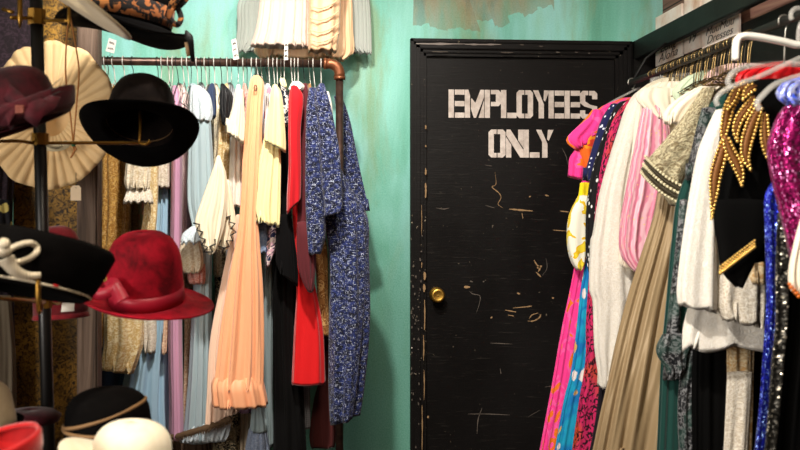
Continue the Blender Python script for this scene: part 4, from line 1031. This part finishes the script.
root = rg('gold_leaf_top', 'black velvet top with gold beaded leaves spilling over its shoulder', 'blouse', 2.1,
   [(80, 745, 800), (90, 730), (120, 722), (170, 716), (210, 713), (240, 722, 778), (262, 745, 772)], B['black_velvet'], .028,
   [('sleeve', [(200, 713, 770), (228, 714, 768), (246, 717, 764), (262, 719, 754), (276, 724, 747), (287, 736, 741)], 2.04, .02, B['black_velvet'], O(lam=.1, amp=(.001, .003)))], right=1.12, lam=.1)
mGold = NT('gold_beads'); mGold = mGold.out('#f2c870', .35, .8); mLeaf = simple('bronze_leaf_cloth', '#8a5a2c', .6, .3); mBeadP = simple('pale_gold_bead', '#f0dca6', .3, .7)
def leaf(pts, wpx, Y, tw=0):
    """a curved leaf of bronze cloth with a row of gold beads along each edge"""
    C = smooth_pts([W(x, y, Y) for x, y in pts], 8); n = len(C); s = Y/1000
    bm = bmesh.new(); L, R_, T = [], [], []
    prof = []
    for i, p in enumerate(C):
        t = i/(n-1); d = (C[min(i+1, n-1)]-C[max(i-1, 0)]).normalized(); nr = Vector((-d.z, 0, d.x))
        w = wpx*s*.40*(math.sin(PI*min(1, .12+t*.95))**.8+.08)
        prof.append((p+nr*w, p-nr*w))
        a = bm.verts.new(p+nr*w); b = bm.verts.new(p+Vector((0, -.008, 0))); c = bm.verts.new(p-nr*w); e = bm.verts.new(p+Vector((0, .006, 0)))
        T.append((a, b, c, e))
    for A, B_ in zip(T, T[1:]):
        for k in range(4): bm.faces.new((A[k], A[(k+1) % 4], B_[(k+1) % 4], B_[k]))
    bm.faces.new(T[0]); bm.faces.new(T[-1][::-1])
    bmesh.ops.recalc_face_normals(bm, faces=bm.faces)
    lf = frombm(bm, 'leaf', mLeaf, root)
    bm = bmesh.new()
    for side in (0, 1):
        acc = 0; last = prof[0][side]
        for i in range(1, n):
            q = prof[i][side]; seg = (q-last).length
            while acc+seg >= .0102:
                f = (.0102-acc)/seg; last = last.lerp(q, f); seg = (q-last).length; acc = 0
                bmesh.ops.create_icosphere(bm, subdivisions=2, radius=.0046, matrix=Matrix.Translation(last+Vector((0, -.005, 0))))
            acc += seg; last = q
    bd = frombm(bm, 'bead_row', mGold, root)
    bd.parent = lf; bd.matrix_parent_inverse = Matrix.Identity(4)
YL = YM(2.05)
leaf([(748, 82), (738, 92), (729, 106), (725, 122), (723, 137), (727, 146)], 11, YL)
leaf([(738, 86), (732, 98), (727, 110)], 8, YL-.012)
leaf([(724, 140), (720, 156), (715, 175), (713, 195), (711, 220)], 13, YL-.01)
leaf([(724, 136), (729, 150), (736, 164), (740, 176), (741, 187)], 11, YL-.015)
leaf([(754, 96), (746, 108), (738, 120), (735, 132), (737, 142)], 9, YL-.014)
leaf([(760, 104), (752, 122), (746, 142), (745, 158), (751, 172)], 13, YL-.018)
leaf([(764, 112), (764, 132), (766, 150), (771, 166)], 10, YL-.012)
leaf([(756, 86), (748, 90), (742, 100)], 9, YL-.02)
# gold band on the cuff
bm = bmesh.new()
for row in range(3):
    for i in range(15):
        t = i/14; p = W(720.5+34*t, 273-26*t-row*3.2, YM(2.012)-.004*math.sin(PI*t))
        bmesh.ops.create_icosphere(bm, subdivisions=2, radius=.0052 if row == 0 else .0036, matrix=Matrix.Translation(p))
frombm(bm, 'cuff_beads', mGold, root)
rg('blue_sequin_gown', 'royal blue sequinned gown hanging right of the gold leaf top', 'dress', 1.97,
   [(92, 820), (110, 802), (150, 786), (178, 775), (195, 766), (230, 766), (300, 767), (340, 764), (400, 759), (470, 752)], B['royal_blue_sequin'], .02, lam=.05)
rg('silver_sequin_gown', 'black gown edged with silver sequins at the right end of the rack', 'dress', 1.9,
   [(92, 826), (110, 808), (150, 794), (196, 786), (230, 780), (300, 780), (340, 777), (400, 770), (470, 764)], B['black_velvet'], .02,
   [('silver_edge', [(190, 780, 789), (230, 777, 788), (270, 776, 789), (320, 776, 788), (360, 772, 784), (400, 769, 780), (470, 762, 772)], 1.87, .008, B['silver_sequin'], O(lam=.05))], lam=.05)
rg('magenta_sequin_top', 'magenta sequinned top cut off by the right edge of the photo', 'blouse', 1.79,
   [(98, 810), (106, 786), (130, 772), (150, 767), (180, 771), (210, 778), (240, 785), (262, 790), (285, 794)], B['magenta_sequin'], .03, lam=.07, amp=(.003, .010))
rg('blue_beaded_top', 'blue and white beaded top above the magenta sequins', 'blouse', 1.7,
   [(72, 830), (80, 790), (88, 779), (98, 776), (106, 784)], B['blue_white_beads'], .02)
rg('cream_beaded_sleeve', 'cream cuff with an orange bead trim at the far right edge of the photo', 'blouse', 1.62,
   [(180, 812), (215, 802), (240, 795), (270, 789), (290, 791), (296, 798)], B['cream_chiffon'], .02)
mOr = simple('orange_beads', '#f07a1c', .3, .2)
bm = bmesh.new()
for i in range(9): bmesh.ops.create_icosphere(bm, subdivisions=2, radius=.004, matrix=Matrix.Translation(W(789.5+i*1.3, 284+i*1.5+(i % 2)*2, YM(1.59))))
_c = bpy.data.objects['cream_beaded_sleeve']; frombm(bm, 'bead_trim', mOr, _c).matrix_parent_inverse = Matrix.Identity(4)

# thick plastic hangers at the near end of the right rail
mClear = NT('clear_hanger_plastic'); mClear.set(mClear.b, 'IOR', 1.3); mClear = mClear.out('#d9d6cf', .18, 0, alpha=.3, spec=.9)
mMilky = NT('milky_hanger_plastic'); mMilky = mMilky.out('#e9e6dc', .3, 0, spec=.6)
def plastic_hanger(name, Y, arm, mat, r, label, wire=mHG, hr=.003):
    """arm: outline of the left arm in picture points at distance Y, mirrored about the rail"""
    root = empty(name, (XRAIL, Y, ZR), label, 'hanger')
    P = [W(x, y, Y) for x, y in arm]
    P = [Vector((p.x, Y, p.z)) for p in P]
    if P[0].x < XRAIL-.01: P = [Vector((XRAIL, Y, P[0].z+.004))]+P
    full = [Vector((2*XRAIL-p.x, Y, p.z)) for p in P[::-1]][:-1]+P
    tube('arms', smooth_pts(full, 5), r, mat, root, 12, flat=.7)
    c = Vector((XRAIL, Y, ZR)); R = .0125+hr+.001
    hook = [c+Vector((-R*math.cos(math.radians(d)), 0, R*math.sin(math.radians(d)))) for d in range(-35, 200, 20)]
    hook += smooth_pts([hook[-1], c+Vector((.004, 0, -R-.01)), Vector((XRAIL, Y, P[0].z))], 4)[1:]
    tube('hook', hook, hr, wire, root, 8)
    return root
plastic_hanger('skirt_hanger', 2.6, [(798, 45), (785, 42), (770, 39), (755, 36.5), (744, 36), (738, 39), (736, 46), (735.5, 60)], mMilky, .0145, 'milky white straight hanger with a turned-down end, highest on the right', mClear, .007)
plastic_hanger('coat_hanger', 2.68, [(800, 64), (775, 64), (752, 66), (736, 70), (728, 80), (731, 88)], mClear, .012, 'clear plastic hanger curving over the red satin blouse')
plastic_hanger('coat_hanger', 2.53, [(800, 58), (760, 76), (738, 84), (722, 92), (716, 100), (718, 106)], mClear, .010, 'clear plastic hanger with a blunt tip beside the gold beaded leaves')
plastic_hanger('coat_hanger', 2.38, [(850, 62), (800, 76), (776, 84), (764, 94), (757, 103), (760, 110)], mClear, .011, 'clear plastic hanger just left of the blue beaded top')
plastic_hanger('coat_hanger', 4.02, [(640, 88), (625, 95), (610, 103), (601, 110), (604, 113)], mClear, .007, 'clear plastic hanger poking out above the navy floral sleeve')
plastic_hanger('coat_hanger', 3.68, [(690, 74), (670, 80), (655, 86), (644, 90), (640, 95)], mClear, .010, 'clear plastic hanger above the shoulder of the white lace jacket')
# ------------------------------------------------------------------ left corner: panel, post, drapes
YP = 3.62
pA, pB = W(13, 200, YP), W(80, 200, YP)
gp = tag(box('brocade_screen', (pA.x, YP, 0), (pB.x, YP+.03, 2.6), gold_panel_mat(), None, .004), 'tall mottled gold brocade screen behind the hat stand', 'screen')
pC = W(97.3, 200, 3.5)
tag(box('wooden_post', (W(76.5, 200, 3.5).x, 3.5, 0), (pC.x, 3.58, 2.62), wood('weathered_grey_post', '#2e231d', '#5a4739', '#7c685a', axis='Z'), None, .006), 'weathered grey brown wooden post at the left end of the pipe rack', 'post')
fab('dark_plum_drape', '#1c1219', 'specks', '#30222c', '#120b10', scale=.5)
fab('grey_velvet_drape', '#6e6353', 'plain', '#4c4438')
fab('multicolour_print', '#141318', 'floral', '#c8b86a', '#8e2a3a', '#12141b', scale=1.6)
garment('plum_drape', 'dark plum drape hanging in the upper left corner', 'curtain', [('drape', [(-120, -60, 34), (0, -60, 33), (60, -60, 30), (190, -60, 12), (300, -60, 12), (560, -60, 12)], 3.5, .03, B['dark_plum_drape'], O(lam=.06, amp=(.004, .012)))])
garment('grey_drape', 'brownish grey velvet drape behind the lowest hats at the left edge', 'curtain', [('drape', [(296, -30, 10), (320, -30, 12), (360, -30, 15), (560, -30, 17)], 3.35, .03, B['grey_velvet_drape'], O(lam=.04, amp=(.003, .010)))])
garment('patterned_scarf', 'small patch of flowered scarf at the left edge above the bow hat', 'scarf', [('scarf', [(200, -10, 9), (220, -10, 11), (238, -10, 12)], 3.445, .014, B['multicolour_print'], O())])

# ------------------------------------------------------------------ hat stand
mPole = simple('black_lacquered_pole', '#0b0a0a', .35)
YS = 2.72
top = W(34.5, -60, YS); bot = W(48.5, 452, YS); d_ = (bot-top)/(512); base = W(54, 690, YS); k = (bot.z-0.01)/(top.z-bot.z)
foot = bot+(bot-top)*k; foot.z = .02
hs = empty('hat_stand', (foot.x, YS, 0), 'tall black hat stand with brass collars and thin brass arms', 'hat stand')
tube('pole', [foot, top], .0165, mPole, hs, 20)
lathe('foot_plate', [(.0001, .02), (.17, .018), (.19, .008), (.19, 0), (.0001, 0)], Matrix.Translation((foot.x, YS, 0)), mPole, hs)
def on_pole(py):
    return top.lerp(bot, (py+60)/512)
def collar(py, h=.045, r=.026):
    p = on_pole(py); bm = bmesh.new(); tube_bm(bm, [p-Vector((0, 0, h/2)), p+Vector((0, 0, h/2))], r, 8)
    frombm(bm, 'brass_collar', mOldBrass, hs, False)
collar(17, .04, .024); collar(139, .03, .023); collar(302, .03, .021); collar(-30)
def arm(pts, r=.0045, name='arm'): tube(name, smooth_pts(pts, 4), r, mOldBrass, hs, 8)
# hats --------------------------------------------------------------
def orient(loc, up, spin=0):
    q = Vector((0, 0, 1)).rotation_difference(Vector(up).normalized())
    return Matrix.Translation(loc) @ q.to_matrix().to_4x4() @ Matrix.Rotation(spin, 4, 'Z')
def hat(name, label, loc, up, crown, brim, mat, band=None, warp=None, ex=1.0, cex=1.0, spin=0, solid=.004, band_mat=None, crown_mat=None):
    M = orient(loc, up, spin)
    root = empty(name, loc, label, 'hat')
    wp = (lambda r, z, t: Vector((r*math.cos(t)*ex, r*math.sin(t), z+(warp(r, t) if warp else 0))))
    wc = (lambda r, z, t: Vector((r*math.cos(t)*cex, r*math.sin(t), z)))
    wcb = (lambda r, z, t: Vector((r*math.cos(t)*(ex if ex == cex else cex), r*math.sin(t), z)))
    if crown: lathe('crown', crown, M, crown_mat or mat, root, 48, wc, solid)
    if brim: lathe('brim', brim, M, mat, root, 72, wp, solid)
    if band: lathe('hatband', band, M, band_mat, root, 48, wcb, .002)
    return root, M
def ribbon(name, pts, w, mat, par, k=6, th=.0015, tw=None):
    P = smooth_pts(pts, k); bm = bmesh.new(); T = []; n = len(P)
    for i, p in enumerate(P):
        d = (P[min(i+1, n-1)]-P[max(i-1, 0)]).normalized(); s = d.cross(Vector((0, -1, 0)))
        if s.length < .2: s = d.cross(Vector((1, 0, 0)))
        s.normalize(); nn = d.cross(s).normalized()
        ww = (w(i/(n-1)) if callable(w) else w)*.5
        T.append([bm.verts.new(p+s*ww+nn*th), bm.verts.new(p-s*ww+nn*th), bm.verts.new(p-s*ww-nn*th), bm.verts.new(p+s*ww-nn*th)])
    for A, B_ in zip(T, T[1:]):
        for q in range(4): bm.faces.new((A[q], A[(q+1) % 4], B_[(q+1) % 4], B_[q]))
    bm.faces.new(T[0]); bm.faces.new(T[-1][::-1]); bmesh.ops.recalc_face_normals(bm, faces=bm.faces)
    return frombm(bm, name, mat, par)
fBlack = felt('black_felt', '#050404', '#090808', sheen=.0); fBrownBlack = felt('brown_black_felt', '#0f0b0a', '#1a1411', sheen=.03)
fRed = felt('red_plush_velvet', '#5c0411', '#bb0e2a', .8, .35, 3.2, '#ff4a60'); fRedR = simple('rose_red_ribbon', '#a81c34', .45)
fBurg = felt('burgundy_velvet', '#22040a', '#4a0d1a', .75, .12, 6); fCream = felt('cream_felt', '#fbf4e0', '#f3e9cf', .8, .3)
fScarlet = felt('scarlet_felt', '#96080c', '#b50f12', .7, .4); fRose = felt('dusty_red_felt', '#6d1420', '#8b2028', .85, .3)
fTan = simple('tan_grosgrain', '#80603c', .7); fStone = felt('stone_felt', '#b7a688', '#c9b99b', .85, .2)
mStraw = NT('pale_pleated_straw'); _v = mStraw.coord('Object'); _x, _y, _z = mStraw.sep(_v)[:3]
mStraw.bump(mStraw.noise(_v, 120, 3).outputs[0], .25, .002)
mStraw = mStraw.out(mStraw.mix(mStraw.noise(_v, 12, 3).outputs[0], '#e3c595', '#cda974'), .7, sheen=.1)
def cr(r, h, flat=.55):   # dome crown profile
    pr = [(r*1.0, 0), (r*.985, h*.3), (r*.95, h*.55)]
    for i in range(1, 9):
        a = i/8*PI/2; pr.append((max(.0001, r*.95*math.cos(a)**(flat+.1)), h*.55+h*.45*math.sin(a)))
    return pr
# 1 black hat seen from beneath, upper middle
c = W(139, 129, 2.98)
h1, M1 = hat('black_felt_hat', 'black felt hat tipped back to show its underside, under the pipe rail', c, (.02, .50, .86),
    [(.104, .0), (.102, .03), (.099, .07), (.094, .11), (.082, .14), (.06, .158), (.03, .164), (.0001, .164)],
    [(.100, 0), (.115, -.002), (.14, -.004), (.16, -.003), (.171, .002)], fBlack, [(.1035, .008), (.101, .026)],
    warp=lambda r, t: .022*max(0, (r-.1)/.07)*math.cos(2*t), cex=.96, band_mat=fTan, crown_mat=fBrownBlack)
ap = on_pole(143); e1_ = W(139, 143, 2.86)
arm([ap+Vector((-.01, 0, 0)), ap.lerp(e1_, .5)+Vector((0, -.01, 0)), e1_])
arm([e1_, W(140, 130, 2.88), W(140, 112, 2.93)], .004, 'arm_peg')
arm([W(139, 143, 2.86), W(146, 144, 2.85), W(150, 141, 2.85)], .005, 'arm_peg')
arm([ap+Vector((-.012, -.005, -.002)), W(18, 141, 2.66), W(-20, 142, 2.6)])
# 2 red velvet hat
c = W(147, 301, 2.78)
h2, M2 = hat('red_velvet_hat', 'bright red velvet hat with rose ribbon and wide brim, in front of the blue dress', c, (-.02, -.26, .96),
    [(.1, .0), (.099, .05), (.099, .09), (.097, .12), (.09, .148), (.077, .17), (.058, .184), (.03, .192), (.0001, .194)],
    [(.098, 0), (.12, -.004), (.145, -.006), (.165, -.001), (.177, .003), (.181, .006)], fRed, [(.1015, .004), (.101, .026), (.1015, .042)],
    warp=lambda r, t: .03*max(0, (r-.1)/.07)*math.cos(t+2.6)*1.0, ex=.99, cex=.99, band_mat=fRedR)
ribbon('bow', [W(106, 287, 2.66), W(113, 283, 2.65), W(117, 290, 2.645), W(122, 301, 2.63)], lambda t: .022+.02*t, fRedR, h2)
ribbon('bow', [W(117, 287, 2.65), W(108, 292, 2.645), W(100, 294, 2.65), W(94, 290, 2.66)], lambda t: .03, fRedR, h2)
# 3 black upturned hat with silver bow
c = W(26, 289, 2.28)
fBlackV = fBlack
h3, M3 = hat('bow_trimmed_hat', 'large black upturned hat with a silver ribbon bow', c, (.17, .22, .96),
    [(.120, .0), (.122, .05), (.115, .075), (.09, .095), (.05, .104), (.0001, .106)],
    [(.122, .0), (.128, -.004), (.138, .004), (.15, .03), (.163, .07), (.172, .10), (.168, .108), (.158, .10)], fBlack)
mSil = NT('silver_grey_ribbon'); _w = mSil.n('ShaderNodeTexWave', {'Vector': mSil.coord('Object'), 'Scale': 60, 'Distortion': 3}).outputs[1]; mSil.bump(_w, .4, .002)
mSil = mSil.out(mSil.mix(_w, '#948973', '#d8cdb6'), .45, .2)
def hp(px, py, Y=2.13): return W(px, py, Y)
ribbon('bow_loop', [hp(4, 254, 2.11), hp(12, 248), hp(22, 244), hp(31, 243), hp(37, 247, 2.14), hp(36, 253), hp(28, 259), hp(18, 262), hp(8, 260, 2.11)], .012, mSil, h3)
ribbon('bow_loop', [hp(-2, 254, 2.11), hp(-12, 246), hp(-26, 244), hp(-32, 254), hp(-22, 262), hp(-6, 259, 2.11)], .012, mSil, h3)
ribbon('bow_tail', [hp(6, 258, 2.10), hp(10, 265, 2.105), hp(17, 272, 2.11), hp(28, 276, 2.12), hp(41, 275, 2.13)], lambda t: .022*(1-t)+.012, mSil, h3)
ribbon('bow_tail', [hp(-2, 258, 2.115), hp(-12, 268, 2.12), hp(-24, 280, 2.125)], lambda t: .026*(1-t)+.008, mSil, h3)
bm = bmesh.new(); bmesh.ops.create_uvsphere(bm, u_segments=16, v_segments=10, radius=.018, matrix=Matrix.Translation(hp(3, 250, 2.095)) @ Matrix.Diagonal((1, .6, .8, 1)))
bmesh.ops.create_uvsphere(bm, u_segments=12, v_segments=8, radius=.013, matrix=Matrix.Translation(hp(4, 244, 2.09)) @ Matrix.Diagonal((1, .7, 1, 1)))
frombm(bm, 'bow_knot', mSil, h3)
# cord trim following the lower edge
P = [M3 @ Vector((.1395*math.cos(t), .1395*math.sin(t), .004)) for t in [-1.75+i*.06 for i in range(38)]]
tube('cord_trim', P, .0028, mSil, h3, 6)
P = [M3 @ Vector((.1400*math.cos(t), .1400*math.sin(t), .006)) for t in [-.93+i*.03 for i in range(4)]]
tube('cord_bead', P, .0036, fScarlet, h3, 6)
arm([on_pole(302), W(42, 302, 2.5), W(40, 312, 2.2), W(38.5, 306, 2.14), W(38, 278, 2.135)], .005)
arm([on_pole(302), W(20, 300, 2.5), W(-25, 296, 2.35)], .005)
# 4 pleated straw hat
c = W(51, 116, 3.3)
def straw_warp(r, z, t):
    ple = abs(math.sin(t*19))-.5; f = min(1, r/.2)
    e = 1+.014*math.sin(t*12+.6)*max(0, (r-.15)/.06)
    return Vector((r*.96*math.cos(t)*e, r*1.13*math.sin(t)*e, z+.011*ple*f+.008*math.sin(12*t+.6)*max(0, (r-.14)/.07)))
h4 = empty('straw_hat', c, 'big pale straw hat with pleated wavy brim, hung face-on behind the pole', 'hat')
M4 = orient(c, (.08, -.97, .12))
lathe('brim', [(.06, .0), (.09, .004), (.13, .008), (.17, .012), (.20, .016), (.213, .014)], M4, mStraw, h4, 220, straw_warp, .003)
lathe('crown', [(.07, .0), (.066, -.03), (.06, -.07), (.04, -.09), (.0001, -.093)], M4, mStraw, h4, 48, lambda r, z, t: Vector((r*1.0*math.cos(t), r*1.12*math.sin(t), z)), .003)
mSweat = simple('cream_sweatband', '#cfc09c', .8)
P = [W(48+14*math.cos(a)+6, 143+7*math.sin(a)*-1-2, 3.22) for a in [PI+i*PI/14 for i in range(15)]]
ribbon('sweatband', P, .022, mSweat, h4, 3)
bm = bmesh.new()
for j in range(9):
    x = 47+j*1.75; y = 146.5+(-((j-4)/4)**2)*2.2+1.5
    q = [W(x, y-1.6, 3.207), W(x+.5, y+1.3, 3.207), W(x+1.0, y-1.0, 3.207), W(x+1.5, y+1.2, 3.207)]
    tube_bm(bm, q, .0010, 4)
frombm(bm, 'maker_lettering', mInk, h4)
mCord = simple('brown_leather_cord', '#a2672c', .6)
P = smooth_pts([W(69, 14, 3.0), W(66, 50, 3.05), W(66, 80, 3.1), W(70, 112, 3.15), W(73, 141, 3.16)], 6)
cordr = empty('beaded_hat_cord', W(69, 14, 3.0), 'long brown leather hat cord with a green bead hanging over the straw hat', 'hat cord')  # chin cord of a hat, with a green bead
tube('cord_strand', P, .0025, mCord, cordr, 6)
tube('cord_strand', smooth_pts([W(70, 14, 3.0), W(76, 48, 3.05), W(79, 72, 3.1), W(77, 100, 3.15), W(73.5, 141, 3.16)], 6), .0025, mCord, cordr, 6)
tube('cord_end', smooth_pts([W(73, 146, 3.16), W(74, 152, 3.16), W(70.5, 158, 3.16)], 4), .003, mCord, cordr, 6)
tube('cord_end', smooth_pts([W(74, 146, 3.16), W(76, 149, 3.16), W(72, 154, 3.16)], 4), .003, mCord, cordr, 6)
bm = bmesh.new(); bmesh.ops.create_uvsphere(bm, u_segments=12, v_segments=8, radius=.008, matrix=Matrix.Translation(W(73.4, 144, 3.15))); frombm(bm, 'green_bead', simple('green_bead', '#1c6b4c', .3), cordr)
# price tag under the straw hat
t1 = card('price_tag', [(70.5, 188), (73, 185.5), (79, 185.5), (81, 188), (81, 200.5), (70.5, 200.5)], 3.2, 'blank buff paper tag hanging below the straw hat', 0)
t1.data.materials[0] = simple('buff_card', '#e6cfae', .8)
tube('tag_string', [W(75.8, 188, 3.197), W(76, 180, 3.23), W(76, 172, 3.27)], .0009, mInk, t1, 4)
# 5 burgundy velvet hat
c = W(14, 125, 2.5)
h5, M5 = hat('burgundy_velvet_hat', 'dark burgundy velvet hat with draped front and upturned brim tip', c, (-.30, -.10, .95),
    cr(.118, .135), [(.115, -.004), (.13, -.01), (.145, .0), (.152, .018), (.156, .034)], fBurg,
    warp=lambda r, t: .02*max(0, (r-.11)/.05)*math.cos(t), ex=1.05)
ribbon('drape', [W(28, 121, 2.37), W(36, 110, 2.36), W(48, 104, 2.37), W(54, 96, 2.40)], lambda t: .05-.02*t, fBurg, h5)
ribbon('drape', [W(20, 120, 2.37), W(10, 114, 2.35), W(-4, 116, 2.36), W(-14, 108, 2.4)], lambda t: .06-.02*t, fBurg, h5)
ribbon('drape', [W(22, 116, 2.37), W(20, 104, 2.36), W(10, 94, 2.38), W(2, 88, 2.4)], lambda t: .035, fBurg, h5)
for a, b in (((50, 92), (66, 84)), ((52, 95), (66, 91)), ((48, 90), (62, 78))):
    tube('feather_quill', [W(a[0], a[1], 2.4), W((a[0]+b[0])/2, (a[1]+b[1])/2-1, 2.4), W(b[0], b[1], 2.42)], [.0012, .001, .0004], mInk, h5, 5)
bm = bmesh.new()
for i in range(9): bmesh.ops.create_icosphere(bm, subdivisions=1, radius=.005, matrix=Matrix.Translation(W(17+(i % 3)*2.6, 107+(i//3)*2.6, 2.33)))
frombm(bm, 'brooch', simple('rose_bronze_brooch', '#7d4438', .5, .4), h5)
# 6 stone coloured hat, upper left, seen from below
c = W(52, -16, 2.48)
h6, M6 = hat('stone_felt_hat', 'pale stone felt hat at the top edge, its brim tip pointing down right', c, (.55, .05, .83),
    cr(.09, .11), [(.088, 0), (.12, -.004), (.16, -.006), (.2, -.004), (.222, .0)], fStone, solid=.005)
# 7 leopard banded hat
fab('leopard_cloth', '#8a5026', 'animal', '#0d0806', '#b87a3e', scale=.9, coord='Object')
c = W(126, 24, 3.05)
h7, M7 = hat('leopard_band_hat', 'black hat with a leopard print band and bow at the top edge', c, (.17, .0, .98),
    [(.13, 0), (.131, .04), (.128, .09), (.12, .14), (.1, .165), (.05, .175), (.0001, .176)], [(.128, 0), (.15, -.004), (.17, -.006), (.19, -.003), (.2, .004)], fBlack,
    [(.1335, .008), (.136, .03), (.1335, .066)], warp=lambda r, t: -.02*max(0, (r-.13)/.07)+.014*math.cos(3*t)*max(0, (r-.13)/.07), band_mat=B['leopard_cloth'])
ribbon('bow_loop', [W(168, 18, 2.9), W(172, 6, 2.88), W(180, -6, 2.88), W(186, -4, 2.9), W(180, 4, 2.9), W(172, 8, 2.9)], .022, B['leopard_cloth'], h7)
ribbon('bow_loop', [W(171, 8, 2.88), W(170, 18, 2.88), W(177, 25, 2.88), W(181, 18, 2.89), W(178, 8, 2.9)], .016, B['leopard_cloth'], h7)
bm = bmesh.new(); bbox(bm, (0, 0, 0), (.001, .001, .001)); bm.free()
clip = empty('brim_clip', W(188, 38, 2.98), 'black clip with a tan tab gripping the leopard hat brim', 'clip')
tube('clip_jaw', [W(186, 31, 2.97), W(189, 37, 2.96), W(191, 42, 2.97), W(193, 61, 3.0)], [.004, .012, .009, .006], mTrim, clip, 8)
tube('tan_tab', [W(186.5, 42, 2.975), W(188.5, 56, 2.985)], [.007, .006], simple('tan_leather', '#a98a66', .7), clip, 6)
# 8 dusty red cloche behind the bow hat
c = W(61, 313, 2.95)
h8, M8 = hat('cloche_hat', 'dusty red cloche hat half hidden behind the black bow hat', c, (-.06, .03, .99), cr(.074, .25), [(.073, .002), (.076, -.008), (.079, -.014)], fRose, ex=1)
t2 = card('price_tag', [(62, 303), (74.5, 302), (74, 311), (61, 312)], 2.8, 'small white tag on the edge of the dusty red cloche', 0)
# 9 black hat with brown cords, bottom
c = W(109, 446, 2.4)
h9, M9 = hat('cord_banded_hat', 'rounded black hat with two brown cord bands near the bottom edge', c, (-.03, -.03, 1), cr(.1, .135), [(.1, 0), (.11, -.004), (.118, .0)], fBlack)
def ringband(py0, py1, r, z0, slope, par, M):
    P = [M @ Vector(((r-slope*.26*math.cos(t)-abs(slope)*.22)*math.cos(t), (r-slope*.26*math.cos(t)-abs(slope)*.22)*math.sin(t), z0+slope*math.cos(t))) for t in [i*2*PI/48 for i in range(48)]]
    tube('cord_band', P, .0045, fTan, par, 8, True)
ringband(0, 0, .0995, .080, .026, h9, M9); ringband(0, 0, .1025, .046, -.004, h9, M9)
# 10 cream hat, bottom
c = W(131, 477, 2.12)
h10, M10 = hat('cream_felt_hat', 'glowing cream felt hat at the bottom edge in front of the black hat', c, (.05, -.03, .99), cr(.082, .115),
    [(.081, 0), (.10, .002), (.125, .008), (.15, .02)], fCream, warp=lambda r, t: .05*max(0, (r-.08)/.07)*max(0, -math.cos(t))**2-.03*max(0, (r-.08)/.07)*max(0, math.cos(t)), ex=.97)
# 11 scarlet upturned hat at the lower left
c = W(5, 477, 1.98)
h11, M11 = hat('scarlet_felt_hat', 'scarlet felt hat with a rolled rim in the lower left corner', c, (-.25, -.14, .95),
    [(.05, .0), (.049, -.05), (.045, -.085), (.02, -.098), (.0001, -.1)], [(.05, .0), (.07, .012), (.082, .04), (.087, .066), (.085, .073), (.079, .066)], fScarlet, ex=1.0)
# 12 black and cream hats, lower left edge
c = W(-12, 432, 2.32)
h12, M12 = hat('white_crown_hat', 'cream crowned hat with a black brim, cut by the left edge', c, (-.1, -.1, .98), cr(.062, .115), [(.06, 0), (.07, .012), (.078, .02)], fBlack, crown_mat=fStone)
c = W(30, 424, 2.62)
h13, M13 = hat('maroon_beret', 'flat dark maroon beret behind the pole at lower left', c, (0, -.02, 1), [(.045, 0), (.07, .008), (.075, .02), (.06, .03), (.03, .034), (.0001, .034)], None, fBurg)
# display table that carries the lowest hats
tw = wood('dark_display_table', '#20150e', '#33231a', '#463125', axis='X')
tb = empty('display_table', (-.85, 2.2, 0), 'dark wooden display table below the hats', 'table')
zt = .735
box('table_top', (-1.35, 1.85, zt-.03), (-.42, 2.52, zt), tw, tb)
for x in (-1.31, -.49):
    for y in (1.89, 2.45): box('leg', (x, y, 0), (x+.04, y+.04, zt-.031), tw, tb)
# upper arms of the stand
arm([on_pole(21), W(52, 20.5, 2.7), W(69, 21, 2.66)], .005)
arm([on_pole(18), W(24, 18, 2.68), W(10, 17.5, 2.66)], .005)
tube('arm_peg', [W(20, -10, 2.66), W(20, 20, 2.66), W(20, 28, 2.66)], [.007, .0065, .002], mOldBrass, hs, 10)
tube('arm_peg', [W(69, 2, 2.66), W(69, 21, 2.66), W(69.5, 28, 2.66)], [.004, .0045, .002], mOldBrass, hs, 10)
tube('arm_peg', [W(3, 9, 2.62), W(13, 12.5, 2.6)], .005, mOldBrass, hs, 8)
arm([on_pole(-30), W(60, -32, 2.8), W(125, -34, 3.0)], .006)
arm([W(125, -34, 3.0), W(126, -10, 3.04)], .004, 'arm_peg')
arm([on_pole(302), W(60, 303, 2.8), W(62, 290, 2.95)], .004)
arm([on_pole(296), W(95, 292, 2.76), W(140, 290, 2.78), W(147, 280, 2.78), W(147, 250, 2.78)], .004)
